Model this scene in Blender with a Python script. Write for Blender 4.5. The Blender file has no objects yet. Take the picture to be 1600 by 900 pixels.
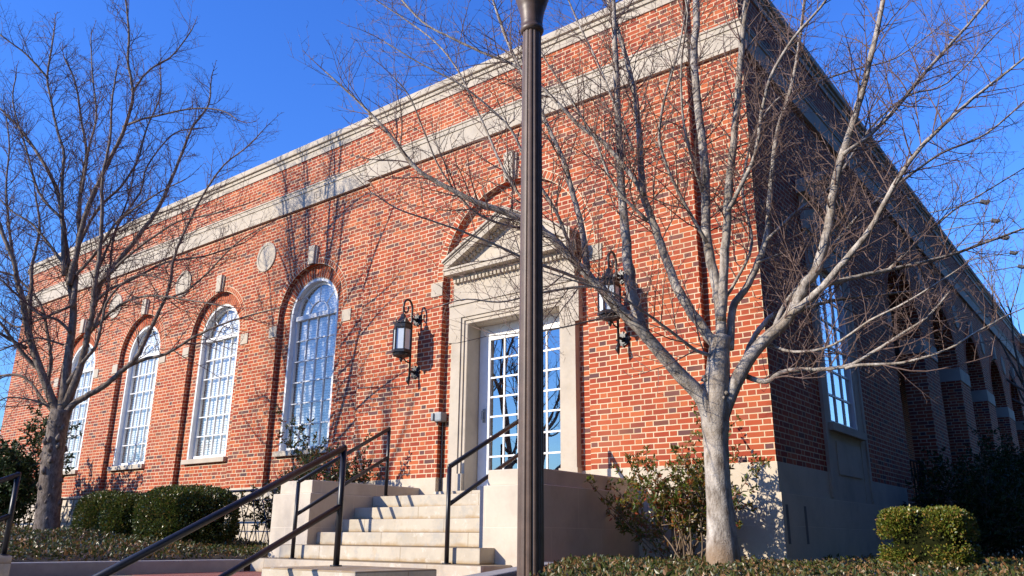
import bpy, bmesh, math, random
from mathutils import Vector, Matrix, Quaternion
R = math.radians
sc = bpy.context.scene
COL = sc.collection

# ------------------------------------------------------------------ camera
cam_d = bpy.data.cameras.new("camera"); cam = bpy.data.objects.new("camera", cam_d); COL.objects.link(cam)
cam_d.sensor_width = 36.0; cam_d.lens = 28.53; cam_d.clip_start = 0.05; cam_d.clip_end = 900
CAM = Vector((3.297, -8.868, -0.838))
_p, _r, _a = R(17.2), R(0.57), R(51.75)
_F = Vector((-math.cos(_a), math.sin(_a), 0))
_fw = _F*math.cos(_p) + Vector((0, 0, math.sin(_p)))
_r0 = Vector((_F.y, -_F.x, 0)); _u0 = _r0.cross(_fw)
_rt = _r0*math.cos(_r) + _u0*math.sin(_r); _up = -_r0*math.sin(_r) + _u0*math.cos(_r)
cam.matrix_world = Matrix(((_rt.x, _up.x, -_fw.x, CAM.x), (_rt.y, _up.y, -_fw.y, CAM.y), (_rt.z, _up.z, -_fw.z, CAM.z), (0, 0, 0, 1)))
sc.camera = cam

# ------------------------------------------------------------------ sky, sun, exposure
SUN = Vector((0.6, 1.0, -0.48)).normalized()          # the way the light travels
EL = math.asin(-SUN.z); AZ = math.atan2(-SUN.x, -SUN.y)
w = bpy.data.worlds.new("World"); sc.world = w; w.use_nodes = True
nt = w.node_tree; nt.nodes.clear()
sky = nt.nodes.new("ShaderNodeTexSky"); sky.sky_type = 'NISHITA'; sky.sun_disc = False
sky.sun_elevation = EL; sky.sun_rotation = AZ; sky.altitude = 0; sky.air_density = 1.6; sky.dust_density = 0.0; sky.ozone_density = 6.0
hsv = nt.nodes.new("ShaderNodeHueSaturation"); hsv.inputs['Saturation'].default_value = 1.12; hsv.inputs['Hue'].default_value = 0.51
bg = nt.nodes.new("ShaderNodeBackground"); bg.inputs['Strength'].default_value = 0.135
wo = nt.nodes.new("ShaderNodeOutputWorld")
tint = nt.nodes.new("ShaderNodeMix"); tint.data_type = 'RGBA'; tint.blend_type = 'MULTIPLY'; tint.inputs[0].default_value = 1.0; tint.inputs[7].default_value = (0.68, 0.98, 1.60, 1)
nt.links.new(sky.outputs[0], hsv.inputs['Color']); nt.links.new(hsv.outputs[0], tint.inputs[6]); nt.links.new(tint.outputs[2], bg.inputs['Color']); nt.links.new(bg.outputs[0], wo.inputs[0])
sl = bpy.data.lights.new("sun", 'SUN'); sl.energy = 5.0; sl.angle = R(0.5); sl.color = (1.0, 0.90, 0.755)
so = bpy.data.objects.new("sun", sl); COL.objects.link(so); so.rotation_euler = SUN.to_track_quat('-Z', 'Y').to_euler(); so.location = (-20, -30, 30)
sc.view_settings.view_transform = 'Standard'; sc.view_settings.look = 'None'; sc.view_settings.gamma = 1.0
sc.view_settings.use_curve_mapping = False; sc.view_settings.exposure = 0.42

# ------------------------------------------------------------------ mesh builder
class MB:
    def __init__(s): s.v = []; s.f = []
    def face(s, pts):
        i = len(s.v); s.v.extend(tuple(p) for p in pts); s.f.append(tuple(range(i, i+len(pts))))
    def add(s, vs, fs):
        i = len(s.v); s.v.extend(tuple(p) for p in vs); s.f.extend(tuple(i+k for k in f) for f in fs)
    def box(s, x0, x1, y0, y1, z0, z1, M=None, c=0.0):
        if c:
            bm = bmesh.new(); bmesh.ops.create_cube(bm, size=1.0)
            for q in bm.verts: q.co = Vector(((x0+x1)/2+q.co.x*(x1-x0), (y0+y1)/2+q.co.y*(y1-y0), (z0+z1)/2+q.co.z*(z1-z0)))
            bmesh.ops.bevel(bm, geom=bm.edges[:], offset=c, segments=2, affect='EDGES', profile=0.6)
            bm.verts.index_update()
            vs = [q.co.copy() for q in bm.verts]; fs = [tuple(q.index for q in f.verts) for f in bm.faces]; bm.free()
        else:
            vs = [Vector(p) for p in ((x0,y0,z0),(x1,y0,z0),(x1,y1,z0),(x0,y1,z0),(x0,y0,z1),(x1,y0,z1),(x1,y1,z1),(x0,y1,z1))]
            fs = [(0,3,2,1),(4,5,6,7),(0,1,5,4),(1,2,6,5),(2,3,7,6),(3,0,4,7)]
        if M is not None: vs = [M @ q for q in vs]
        s.add(vs, fs)
    def tube(s, path, rad, n=8, cap=True):
        P = [Vector(p) for p in path]; m = len(P)
        if not hasattr(rad, '__len__'): rad = [rad]*m
        base = len(s.v); N = None
        for i in range(m):
            t = (P[min(i+1, m-1)]-P[max(i-1, 0)])
            t = t.normalized() if t.length > 1e-9 else Vector((0, 0, 1))
            if N is None:
                N = t.cross(Vector((0, 0, 1)));
                if N.length < 1e-3: N = t.cross(Vector((1, 0, 0)))
                N.normalize()
            else:
                N = (N - t*N.dot(t)); N = N.normalized() if N.length > 1e-6 else t.orthogonal().normalized()
            B = t.cross(N)
            for k in range(n):
                a = 2*math.pi*k/n
                s.v.append(tuple(P[i] + (N*math.cos(a)+B*math.sin(a))*rad[i]))
        for i in range(m-1):
            for k in range(n):
                k2 = (k+1) % n
                s.f.append((base+i*n+k, base+i*n+k2, base+(i+1)*n+k2, base+(i+1)*n+k))
        if cap:
            s.f.append(tuple(base+k for k in reversed(range(n)))); s.f.append(tuple(base+(m-1)*n+k for k in range(n)))
    def lathe(s, prof, c, n=16, fn=None):
        base = len(s.v); m = len(prof)
        for (r, z) in prof:
            for k in range(n):
                a = 2*math.pi*k/n; rr = r*(fn(k) if fn else 1)
                s.v.append((c[0]+rr*math.cos(a), c[1]+rr*math.sin(a), c[2]+z))
        for i in range(m-1):
            for k in range(n):
                k2 = (k+1) % n
                s.f.append((base+i*n+k, base+i*n+k2, base+(i+1)*n+k2, base+(i+1)*n+k))
        s.f.append(tuple(base+k for k in reversed(range(n)))); s.f.append(tuple(base+(m-1)*n+k for k in range(n)))
    def prism_xz(s, poly, y0, y1):      # polygon in x,z pushed from y0 to y1
        n = len(poly); vs = [(x, y0, z) for x, z in poly]+[(x, y1, z) for x, z in poly]
        fs = [tuple(range(n)), tuple(reversed(range(n, 2*n)))]+[(k, n+k, n+(k+1) % n, (k+1) % n) for k in range(n)]
        s.add(vs, fs)
    def build(s, name, mat, parent=None, smooth=False, org=None):
        me = bpy.data.meshes.new(name)
        o = Vector((0, 0, 0))
        if parent is not None:
            q = parent
            while q.parent: q = q.parent
            o = Vector(q.location)
        elif org is not None: o = Vector(org)
        me.from_pydata([(a[0]-o.x, a[1]-o.y, a[2]-o.z) for a in s.v], [], s.f)
        bm = bmesh.new(); bm.from_mesh(me); bmesh.ops.recalc_face_normals(bm, faces=bm.faces[:]) if len(bm.faces) < 60000 else None; bm.to_mesh(me); bm.free()
        if smooth: me.polygons.foreach_set('use_smooth', [True]*len(me.polygons))
        me.materials.append(mat); me.update()
        ob = bpy.data.objects.new(name, me); COL.objects.link(ob)
        if parent is not None: ob.parent = parent
        elif org is not None: ob.location = o
        return ob

def tag(o, label=None, cat=None, group=None, kind=None):
    if label: o['label'] = label
    if cat: o['category'] = cat
    if group: o['group'] = group
    if kind: o['kind'] = kind
    return o
def thing(name, loc, label, cat, group=None):
    o = bpy.data.objects.new(name, None); COL.objects.link(o); o.location = loc; o.empty_display_size = 0.2
    return tag(o, label, cat, group)
def copy_tree(o, parent=None):
    c = o.copy(); COL.objects.link(c)
    if parent is not None: c.parent = parent
    for ch in [q for q in list(bpy.data.objects) if q.parent == o]: copy_tree(ch, c)
    return c

# ------------------------------------------------------------------ materials
class NT:
    def __init__(s, name):
        s.m = bpy.data.materials.new(name); s.m.use_nodes = True; s.t = s.m.node_tree; s.t.nodes.clear()
        s.out = s.n('ShaderNodeOutputMaterial')
    def n(s, typ, **kw):
        q = s.t.nodes.new(typ)
        for k, v in kw.items(): setattr(q, k, v)
        return q
    def set(s, sock, v):
        if hasattr(v, 'is_output'): s.t.links.new(v, sock)
        elif v is not None: sock.default_value = v
    def math(s, op, a, b=None, c=None):
        q = s.n('ShaderNodeMath', operation=op); s.set(q.inputs[0], a)
        if b is not None: s.set(q.inputs[1], b)
        if c is not None: s.set(q.inputs[2], c)
        return q.outputs[0]
    def mix(s, f, a, b, typ='MIX'):
        q = s.n('ShaderNodeMix', data_type='RGBA', blend_type=typ); s.set(q.inputs[0], f); s.set(q.inputs[6], a); s.set(q.inputs[7], b); return q.outputs[2]
    def noise(s, vec, scale, detail=4, rough=0.55):
        q = s.n('ShaderNodeTexNoise'); s.set(q.inputs['Vector'], vec); q.inputs['Scale'].default_value = scale; q.inputs['Detail'].default_value = detail; q.inputs['Roughness'].default_value = rough
        return q.outputs[0]
    def ramp(s, f, stops, interp='LINEAR'):
        q = s.n('ShaderNodeValToRGB'); s.set(q.inputs[0], f); e = q.color_ramp; e.interpolation = interp
        while len(e.elements) < len(stops): e.elements.new(0.5)
        for el, (p, c) in zip(e.elements, stops): el.position = p; el.color = (*c, 1) if len(c) == 3 else c
        return q.outputs[0]
    def mr(s, v, a, b, c, d, smooth=False):
        q = s.n('ShaderNodeMapRange'); q.interpolation_type = 'SMOOTHSTEP' if smooth else 'LINEAR'
        s.set(q.inputs[0], v)
        for k, x in enumerate((a, b, c, d)): q.inputs[k+1].default_value = x
        return q.outputs[0]
    def pos(s): return s.n('ShaderNodeNewGeometry')
    def bump(s, h, strength=0.5, dist=0.01):
        q = s.n('ShaderNodeBump'); q.inputs['Strength'].default_value = strength; q.inputs['Distance'].default_value = dist; s.set(q.inputs['Height'], h); return q.outputs[0]
    def bsdf(s, col, rough=0.8, normal=None, metal=0.0, spec=0.5):
        b = s.n('ShaderNodeBsdfPrincipled'); s.set(b.inputs['Base Color'], col if hasattr(col, 'is_output') else (*col, 1)); s.set(b.inputs['Roughness'], rough)
        b.inputs['Metallic'].default_value = metal; b.inputs['Specular IOR Level'].default_value = spec
        if normal is not None: s.set(b.inputs['Normal'], normal)
        s.t.links.new(b.outputs[0], s.out.inputs[0]); return b
    def uv_wall(s):
        g = s.pos(); sp = s.n('ShaderNodeSeparateXYZ'); s.set(sp.inputs[0], g.outputs['Position'])
        nn = s.n('ShaderNodeSeparateXYZ'); s.set(nn.inputs[0], g.outputs['True Normal'])
        sel = s.math('GREATER_THAN', s.math('ABSOLUTE', nn.outputs[0]), s.math('ABSOLUTE', nn.outputs[1]))
        u = s.math('ADD', s.math('MULTIPLY', sp.outputs[1], sel), s.math('MULTIPLY', sp.outputs[0], s.math('SUBTRACT', 1.0, sel)))
        return u, sp.outputs[2], g.outputs['Position'], sp, nn

BRICKS = [(0.0, (0.42, 0.088, 0.033)), (0.16, (0.345, 0.057, 0.025)), (0.34, (0.41, 0.074, 0.028)), (0.50, (0.28, 0.043, 0.022)), (0.62, (0.49, 0.122, 0.042)),
          (0.74, (0.32, 0.078, 0.043)), (0.84, (0.23, 0.054, 0.036)), (0.90, (0.12, 0.057, 0.056)), (0.955, (0.15, 0.058, 0.044)), (0.98, (0.08, 0.048, 0.052))]
MORTAR = (0.72, 0.57, 0.39)
def m_brick(name):
    s = NT(name); u, v, P, sp, nn = s.uv_wall()
    h, unit, st, mo = 0.0677, 0.3165, 0.2105, 0.0120
    row = s.math('FLOOR', s.math('DIVIDE', v, h))
    vf = s.math('SUBTRACT', v, s.math('MULTIPLY', row, h))
    odd = s.math('FLOORED_MODULO', row, 2.0)
    rj = s.n('ShaderNodeTexWhiteNoise', noise_dimensions='1D'); s.set(rj.inputs['W'], row)
    uu = s.math('ADD', s.math('ADD', u, s.math('MULTIPLY', odd, unit/2)), s.math('MULTIPLY', rj.outputs[0], 0.012))
    wob = s.math('MULTIPLY', s.math('SUBTRACT', s.noise(P, 9.0, 2), 0.5), 0.006)
    uu = s.math('ADD', uu, wob); vf = s.math('ADD', vf, wob)
    cell = s.math('FLOOR', s.math('DIVIDE', uu, unit)); t = s.math('SUBTRACT', uu, s.math('MULTIPLY', cell, unit))
    hd = s.math('GREATER_THAN', t, st)
    x0 = s.math('MULTIPLY', hd, st); x1 = s.math('ADD', s.math('MULTIPLY', hd, unit-st), st)
    dx = s.math('MINIMUM', s.math('SUBTRACT', t, x0), s.math('SUBTRACT', x1, t))
    dy = s.math('MINIMUM', vf, s.math('SUBTRACT', h, vf))
    d = s.math('MINIMUM', dx, dy)
    mask = s.mr(d, mo/2-0.0018, mo/2+0.0018, 0.0, 1.0, True)
    idv = s.n('ShaderNodeCombineXYZ'); s.set(idv.inputs[0], s.math('ADD', s.math('MULTIPLY', cell, 2.0), hd)); s.set(idv.inputs[1], row)
    wn = s.n('ShaderNodeTexWhiteNoise', noise_dimensions='2D'); s.set(wn.inputs['Vector'], idv.outputs[0])
    sk = s.math('POWER', wn.outputs[0], s.math('SUBTRACT', 1.15, s.math('MULTIPLY', hd, 0.25)))
    bc = s.ramp(sk, BRICKS, 'CONSTANT')
    fine = s.noise(P, 60, 5, 0.7); mid = s.noise(P, 1.3, 3)
    bc = s.mix(s.mr(fine, 0.35, 0.75, 0.0, 0.35), bc, (0.22, 0.065, 0.045, 1))
    bc = s.mix(s.mr(mid, 0.45, 0.75, 0.0, 0.30), bc, (0.55, 0.19, 0.085, 1))
    mc = s.mix(s.mr(s.noise(P, 3.0, 4), 0.3, 0.7, 0, 1), (*MORTAR, 1), (0.56, 0.42, 0.26, 1))
    # rain streaks and grime in long vertical runs
    mp = s.n('ShaderNodeMapping'); mp.inputs['Scale'].default_value = (1.6, 1.6, 0.22); s.set(mp.inputs['Vector'], P)
    gr = s.mr(s.noise(mp.outputs[0], 1.5, 5, 0.65), 0.55, 0.8, 0.0, 0.35)
    c = s.mix(mask, mc, bc); c = s.mix(gr, c, (0.16, 0.075, 0.05, 1))
    nrm = s.bump(s.math('ADD', s.math('MULTIPLY', mask, 1.0), s.math('MULTIPLY', fine, 0.25)), 0.55, 0.006)
    s.bsdf(c, 0.9, nrm, spec=0.25); return s.m
def m_island_brick(name):
    s = NT(name); g = s.pos(); P = g.outputs['Position']
    c = s.ramp(g.outputs['Random Per Island'], [(0, (0.48, 0.105, 0.04)), (0.4, (0.40, 0.075, 0.028)), (0.75, (0.52, 0.14, 0.055)), (1, (0.33, 0.07, 0.035))])
    f = s.noise(P, 60, 5, 0.7); c = s.mix(s.mr(f, 0.45, 0.8, 0, 0.25), c, (0.22, 0.065, 0.045, 1))
    s.bsdf(c, 0.9, s.bump(f, 0.3, 0.003), spec=0.25); return s.m
def m_plain(name, col, rough=0.8, var=0.15, scale=6.0, bump=0.15, metal=0.0, spec=0.5, dirt=None):
    s = NT(name); P = s.pos().outputs['Position']; f = s.noise(P, scale, 6, 0.65)
    dk = tuple(x*(1-var) for x in col); lt = tuple(min(1, x*(1+var)) for x in col)
    c = s.ramp(f, [(0.3, dk), (0.7, lt)])
    if dirt: c = s.mix(s.mr(s.noise(P, scale*0.35, 5, 0.7), 0.52, 0.72, 0, 0.8), c, (*dirt, 1))
    s.bsdf(c, rough, s.bump(s.noise(P, scale*12, 4), bump, 0.004), metal, spec); return s.m
def m_stone(name, col, bw=0.9, bh=0.45, stain=(0.45, 0.33, 0.17), joint=True, st=0.5, off=0.0, worn=False):
    s = NT(name); u, v, P, sp, nn = s.uv_wall()
    f = s.noise(P, 2.2, 6, 0.62); f2 = s.noise(P, 26, 5, 0.7)
    c = s.ramp(f, [(0.28, tuple(x*0.80 for x in col)), (0.5, col), (0.72, tuple(min(1, x*1.10) for x in col))])
    c = s.mix(s.mr(f2, 0.4, 0.75, 0, 0.22), c, tuple(x*0.72 for x in col)+(1,))
    mp = s.n('ShaderNodeMapping'); mp.inputs['Scale'].default_value = (1.5, 1.5, 0.8); s.set(mp.inputs['Vector'], P)
    g = s.mr(s.noise(mp.outputs[0], 2.6, 6, 0.7), 0.55, 0.76, 0, st)
    c = s.mix(g, c, (*stain, 1))
    h = f2
    if joint:
        vv = s.math('ADD', v, off); row = s.math('FLOOR', s.math('DIVIDE', vv, bh)); vf = s.math('SUBTRACT', vv, s.math('MULTIPLY', row, bh))
        uu = s.math('ADD', u, s.math('MULTIPLY', s.math('FLOORED_MODULO', row, 2.0), bw*0.47)); cell = s.math('FLOOR', s.math('DIVIDE', uu, bw)); uf = s.math('SUBTRACT', uu, s.math('MULTIPLY', cell, bw))
        d = s.math('MINIMUM', s.math('MINIMUM', uf, s.math('SUBTRACT', bw, uf)), s.math('MINIMUM', vf, s.math('SUBTRACT', bh, vf)))
        k = s.mr(d, 0.003, 0.007, 1.0, 0.0, True)
        idv = s.n('ShaderNodeCombineXYZ'); s.set(idv.inputs[0], cell); s.set(idv.inputs[1], row)
        wn = s.n('ShaderNodeTexWhiteNoise', noise_dimensions='2D'); s.set(wn.inputs['Vector'], idv.outputs[0])
        c = s.mix(s.mr(wn.outputs[0], 0, 1, 0.0, 0.18), c, tuple(x*0.7 for x in col)+(1,))
        c = s.mix(s.math('MULTIPLY', k, 0.7), c, tuple(min(1, x*1.12) for x in col)+(1,))
        h = s.math('SUBTRACT', s.math('MULTIPLY', f2, 0.5), k)
        if worn:      # rusty wash along the foot of each riser, grey lichen patches, blotches of paler stone
            n1 = s.noise(P, 5.5, 5, 0.7); n2 = s.noise(P, 3.2, 6, 0.75)
            foot = s.math('ADD', s.mr(vf, 0.0, 0.085, 1.0, 0.0), s.math('SUBTRACT', s.math('MULTIPLY', n1, 1.3), 0.75))
            c = s.mix(s.mr(foot, 0.35, 0.85, 0, 0.8), c, (0.36, 0.235, 0.105, 1))
            c = s.mix(s.mr(n2, 0.52, 0.62, 0, 0.6), c, (0.36, 0.345, 0.31, 1))
            c = s.mix(s.mr(n2, 0.36, 0.42, 0.55, 0), c, (0.64, 0.60, 0.52, 1))
            c = s.mix(s.math('MULTIPLY', k, 0.8), c, (0.25, 0.19, 0.12, 1))
    s.bsdf(c, 0.85, s.bump(h, 0.3, 0.004), spec=0.3); return s.m
def m_glass(name, refl, tint=(1, 1, 1), rough=0.0):
    s = NT(name); P = s.pos().outputs['Position']
    g = s.pos(); dp = s.n('ShaderNodeVectorMath', operation='DOT_PRODUCT'); s.set(dp.inputs[0], g.outputs['Normal']); s.set(dp.inputs[1], g.outputs['Incoming'])
    fr = s.math('ADD', s.math('MULTIPLY', s.math('POWER', s.math('SUBTRACT', 1.0, s.math('MINIMUM', s.math('ABSOLUTE', dp.outputs['Value']), 1.0)), 5.0), 0.96), 0.04)   # Schlick, the same from both sides
    nrm = s.bump(s.noise(P, 1.6, 2), 0.05, 0.02)
    gl = s.n('ShaderNodeBsdfGlossy'); gl.inputs['Roughness'].default_value = rough; gl.inputs['Color'].default_value = (1, 1, 1, 1); s.set(gl.inputs['Normal'], nrm)
    tr = s.n('ShaderNodeBsdfTransparent'); tr.inputs[0].default_value = (*tint, 1)
    mx = s.n('ShaderNodeMixShader'); s.set(mx.inputs[0], s.math('MAXIMUM', s.math('MINIMUM', s.math('ADD', fr, refl), 1.0), 0.02))
    s.t.links.new(tr.outputs[0], mx.inputs[1]); s.t.links.new(gl.outputs[0], mx.inputs[2]); s.t.links.new(mx.outputs[0], s.out.inputs[0]); return s.m
def m_leaf(name, stops, rough=0.38, trans=0.25, spec=0.5):
    s = NT(name); g = s.pos(); c = s.ramp(g.outputs['Random Per Island'], stops)
    b = s.bsdf(c, rough, spec=spec)
    tl = s.n('ShaderNodeBsdfTranslucent'); s.set(tl.inputs[0], c); mx = s.n('ShaderNodeMixShader'); mx.inputs[0].default_value = trans
    s.t.links.new(b.outputs[0], mx.inputs[1]); s.t.links.new(tl.outputs[0], mx.inputs[2]); s.t.links.new(mx.outputs[0], s.out.inputs[0]); return s.m
def m_bark(name, lo, hi, patch, scale=14, stain_z=None):
    s = NT(name); P = s.pos().outputs['Position']
    mp = s.n('ShaderNodeMapping'); mp.inputs['Scale'].default_value = (1, 1, 0.45); s.set(mp.inputs['Vector'], P)
    f = s.noise(mp.outputs[0], scale, 7, 0.68); f2 = s.noise(P, 3.5, 4); f3 = s.noise(P, 55, 4, 0.7)
    c = s.ramp(f, [(0.32, lo), (0.62, hi)]); c = s.mix(s.mr(f2, 0.5, 0.72, 0, 0.7), c, (*patch, 1)); c = s.mix(s.mr(f3, 0.5, 0.75, 0, 0.5), c, (*lo, 1))
    if stain_z is not None:
        sp = s.n('ShaderNodeSeparateXYZ'); s.set(sp.inputs[0], P); k = s.math('ADD', s.mr(sp.outputs[2], stain_z, stain_z+0.45, 1.0, 0.0), s.math('SUBTRACT', f2, 0.62)); c = s.mix(s.mr(k, 0.3, 0.95, 0, 0.65), c, (0.24, 0.14, 0.065, 1))
    s.bsdf(c, 0.85, s.bump(s.math('ADD', f, s.math('MULTIPLY', f3, 0.9)), 0.9, 0.011), spec=0.2); return s.m

BRICK = m_brick("flemish_brick"); VOUSS = m_island_brick("arch_brick"); MORT = m_plain("mortar", (0.68, 0.52, 0.35), 0.95, 0.15, 8)
LIME = m_stone("limestone", (0.50, 0.435, 0.345), 1.15, 3.0, joint=False, st=0.3)
LIMEB = m_stone("limestone_blocks", (0.58, 0.50, 0.39), 1.22, 0.335, st=0.3, off=0.0)
CHEEKM = m_stone("cheek_limestone", (0.60, 0.52, 0.415), 0.95, 0.42, st=0.3, off=0.30)
STEPM = m_stone("step_limestone", (0.53, 0.465, 0.36), 1.35, 0.157, stain=(0.38, 0.27, 0.14), st=0.8, off=0.30, worn=True)
WHITE = m_plain("white_paint", (0.80, 0.80, 0.78), 0.45, 0.05, 8, 0.05)
BLIND = m_plain("blind_slats", (0.84, 0.84, 0.82), 0.6, 0.04, 5, 0.0)
WGLASS = m_glass("window_glass", 0.13, (0.97, 0.985, 0.99)); DGLASS = m_glass("door_glass", 0.33, (0.5, 0.55, 0.6)); SGLASS = m_glass("side_glass", 0.45, (0.6, 0.7, 0.8))
IRON = m_plain("black_iron", (0.014, 0.014, 0.018), 0.42, 0.3, 20, 0.15, 0.0, 0.5); RAILM = m_plain("black_rail_paint", (0.012, 0.012, 0.016), 0.38, 0.25, 20, 0.1)
BRONZE = m_plain("bronze_paint", (0.105, 0.066, 0.047), 0.45, 0.25, 14, 0.12)
PANE = m_plain("lantern_glass", (0.62, 0.68, 0.72), 0.12, 0.06, 6, 0.0)
DARK = m_plain("dark_interior", (0.015, 0.015, 0.018), 0.9); ROOFM = m_plain("roof_felt", (0.12, 0.12, 0.12), 0.95)
CONC = m_plain("concrete", (0.36, 0.34, 0.31), 0.9, 0.14, 4, 0.3, dirt=(0.30, 0.28, 0.24)); ASPH = m_plain("asphalt", (0.055, 0.055, 0.056), 0.95, 0.25, 30, 0.4)
SOIL = m_plain("mulch", (0.045, 0.030, 0.020), 1.0, 0.5, 18, 0.8); GREYBOX = m_plain("grey_metal", (0.22, 0.25, 0.27), 0.45, 0.1, 10, 0.05); BROWNBOX = m_plain("brown_metal", (0.10, 0.055, 0.035), 0.5, 0.2, 15, 0.1)
BARKR = m_bark("smooth_grey_bark", (0.13, 0.10, 0.075), (0.56, 0.505, 0.44), (0.33, 0.26, 0.185), stain_z=-1.0); BARKL = m_bark("rough_brown_bark", (0.075, 0.055, 0.042), (0.29, 0.235, 0.19), (0.15, 0.105, 0.07), 24)
TWIGR = m_plain("grey_twig_bark", (0.17, 0.11, 0.09), 0.8, 0.35, 9, 0.2); TWIGL = m_plain("reddish_twig_bark", (0.10, 0.055, 0.055), 0.8, 0.35, 9, 0.2)
def m_paver():
    s = NT("red_pavers"); P = s.pos().outputs['Position']; b = s.n('ShaderNodeTexBrick'); s.set(b.inputs['Vector'], P)
    b.inputs['Scale'].default_value = 1.0; b.inputs['Brick Width'].default_value = 0.2; b.inputs['Row Height'].default_value = 0.1; b.inputs['Mortar Size'].default_value = 0.004
    b.inputs['Color1'].default_value = (0.36, 0.10, 0.06, 1); b.inputs['Color2'].default_value = (0.27, 0.075, 0.05, 1); b.inputs['Mortar'].default_value = (0.25, 0.2, 0.16, 1)
    c = s.mix(s.mr(s.noise(P, 3, 5), 0.4, 0.7, 0, 0.5), b.outputs[0], (0.30, 0.13, 0.09, 1)); s.bsdf(c, 0.9, s.bump(s.noise(P, 40, 4), 0.3, 0.004)); return s.m
PAVER = m_paver()
HEDGE = m_leaf("boxwood_leaf", [(0.0, (0.03, 0.055, 0.010)), (0.45, (0.07, 0.10, 0.018)), (0.75, (0.12, 0.14, 0.025)), (0.9, (0.17, 0.13, 0.03)), (1.0, (0.22, 0.13, 0.035))], 0.32)
HEDGE_Y = m_leaf("yellow_boxwood_leaf", [(0.0, (0.05, 0.085, 0.012)), (0.4, (0.12, 0.155, 0.02)), (0.75, (0.21, 0.21, 0.03)), (0.92, (0.30, 0.20, 0.04)), (1.0, (0.34, 0.17, 0.06))], 0.34)  # yellower leaf tones for the boxy shrub
HOLLY = m_leaf("glossy_shrub_leaf", [(0.0, (0.018, 0.040, 0.010)), (0.5, (0.05, 0.075, 0.016)), (0.78, (0.11, 0.10, 0.025)), (1.0, (0.20, 0.06, 0.025))], 0.25)
NAND = m_leaf("red_green_shrub_leaf", [(0.0, (0.05, 0.10, 0.014)), (0.4, (0.13, 0.17, 0.025)), (0.68, (0.23, 0.18, 0.035)), (0.88, (0.30, 0.11, 0.03)), (1.0, (0.38, 0.08, 0.045))], 0.32, 0.4)
GCOV = m_leaf("ground_cover_leaf", [(0.0, (0.03, 0.05, 0.012)), (0.4, (0.08, 0.10, 0.02)), (0.66, (0.15, 0.125, 0.035)), (0.85, (0.24, 0.12, 0.045)), (1.0, (0.36, 0.20, 0.09))], 0.35)
EVER = m_leaf("evergreen_leaf", [(0.0, (0.012, 0.028, 0.008)), (0.6, (0.03, 0.055, 0.014)), (1.0, (0.06, 0.085, 0.02))], 0.5, 0.1, 0.2)
STEM = m_plain("shrub_stem", (0.16, 0.11, 0.07), 0.85, 0.3, 20)
# ------------------------------------------------------------------ ground
def arc(xc, r, zs, n=28): return [(xc-r*math.cos(math.pi*k/n), zs+r*math.sin(math.pi*k/n)) for k in range(n+1)]
g = MB(); g.face([(-400, -400, -2.46), (400, -400, -2.46), (400, 400, -2.46), (-400, 400, -2.46)])
tag(g.build("ground", ASPH), kind='structure')
g = MB(); g.box(-60, 60, -12.5, -6.6, -2.6, -2.44); tag(g.build("pavement", CONC), kind='structure')
g = MB(); g.box(-5.72, -1.35, -4.15, -0.2, -2.45, -1.24); tag(g.build("plaza_paving", PAVER), kind='structure')
def bed_z(x, y):
    b = -1.10
    if x < -5.7: b = -1.12 + 0.24*min(1, max(0, (-6.0-x)/4.0))*min(1, max(0, (y+6)/2.5))
    return b
def bed(name, x0, x1, y0, y1, n=26):
    m = MB(); dx = (x1-x0)/n; dy = (y1-y0)/n
    for i in range(n):
        for j in range(n):
            q = [(x0+dx*a, y0+dy*b) for a, b in ((i, j), (i+1, j), (i+1, j+1), (i, j+1))]
            m.face([(x, y, bed_z(x, y)) for x, y in q])
    for a, b in (((x0, y0), (x1, y0)), ((x1, y0), (x1, y1)), ((x1, y1), (x0, y1)), ((x0, y1), (x0, y0))):
        m.face([(a[0], a[1], -2.45), (b[0], b[1], -2.45), (b[0], b[1], bed_z(*b)), (a[0], a[1], bed_z(*a))])
    return tag(m.build(name, SOIL), kind='structure')
bed("planting_bed", -24, -5.86, -5.9, 0.3)
def poly_bed(name, mat, poly, z0, z1):
    m = MB(); n = len(poly)
    m.add([(x, y, z0) for x, y in poly]+[(x, y, z1) for x, y in poly], [tuple(range(n, 2*n))]+[(k, (k+1) % n, n+(k+1) % n, n+k) for k in range(n)])
    return tag(m.build(name, mat), kind='structure')
BP = [(-1.35, 0.3), (-1.35, -2.35), (0.25, -5.2), (1.45, -6.3), (9.0, -6.3), (9.0, 0.3)]
poly_bed("planting_bed", SOIL, BP, -2.45, -1.10)
bed("planting_bed", 0.02, 9.0, 0.31, 34)
# kerbs round the beds
m = MB(); m.box(-5.90, -5.70, -5.9, -2.66, -2.4, -1.105, c=0.012)
m.box(-24, -5.905, -6.1, -5.9, -2.4, -1.06, c=0.012); tag(m.build("kerb", CONC), kind='structure')
m = MB()
for (ax, ay), (bx, by) in (((-1.36, -2.20), (0.24, -5.21)), ((0.24, -5.21), (1.44, -6.32))):
    d = Vector((bx-ax, by-ay, 0)); L = d.length; M = Matrix.Translation((ax, ay, 0)) @ Matrix.Rotation(math.atan2(d.y, d.x), 4, 'Z'); m.box(0.003, L, -0.16, -0.002, -2.44, -1.04, M, c=0.012)
m.box(1.44, 9.2, -6.5, -6.31, -2.44, -1.05, c=0.012)
tag(m.build("kerb", CONC), kind='structure')

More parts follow.
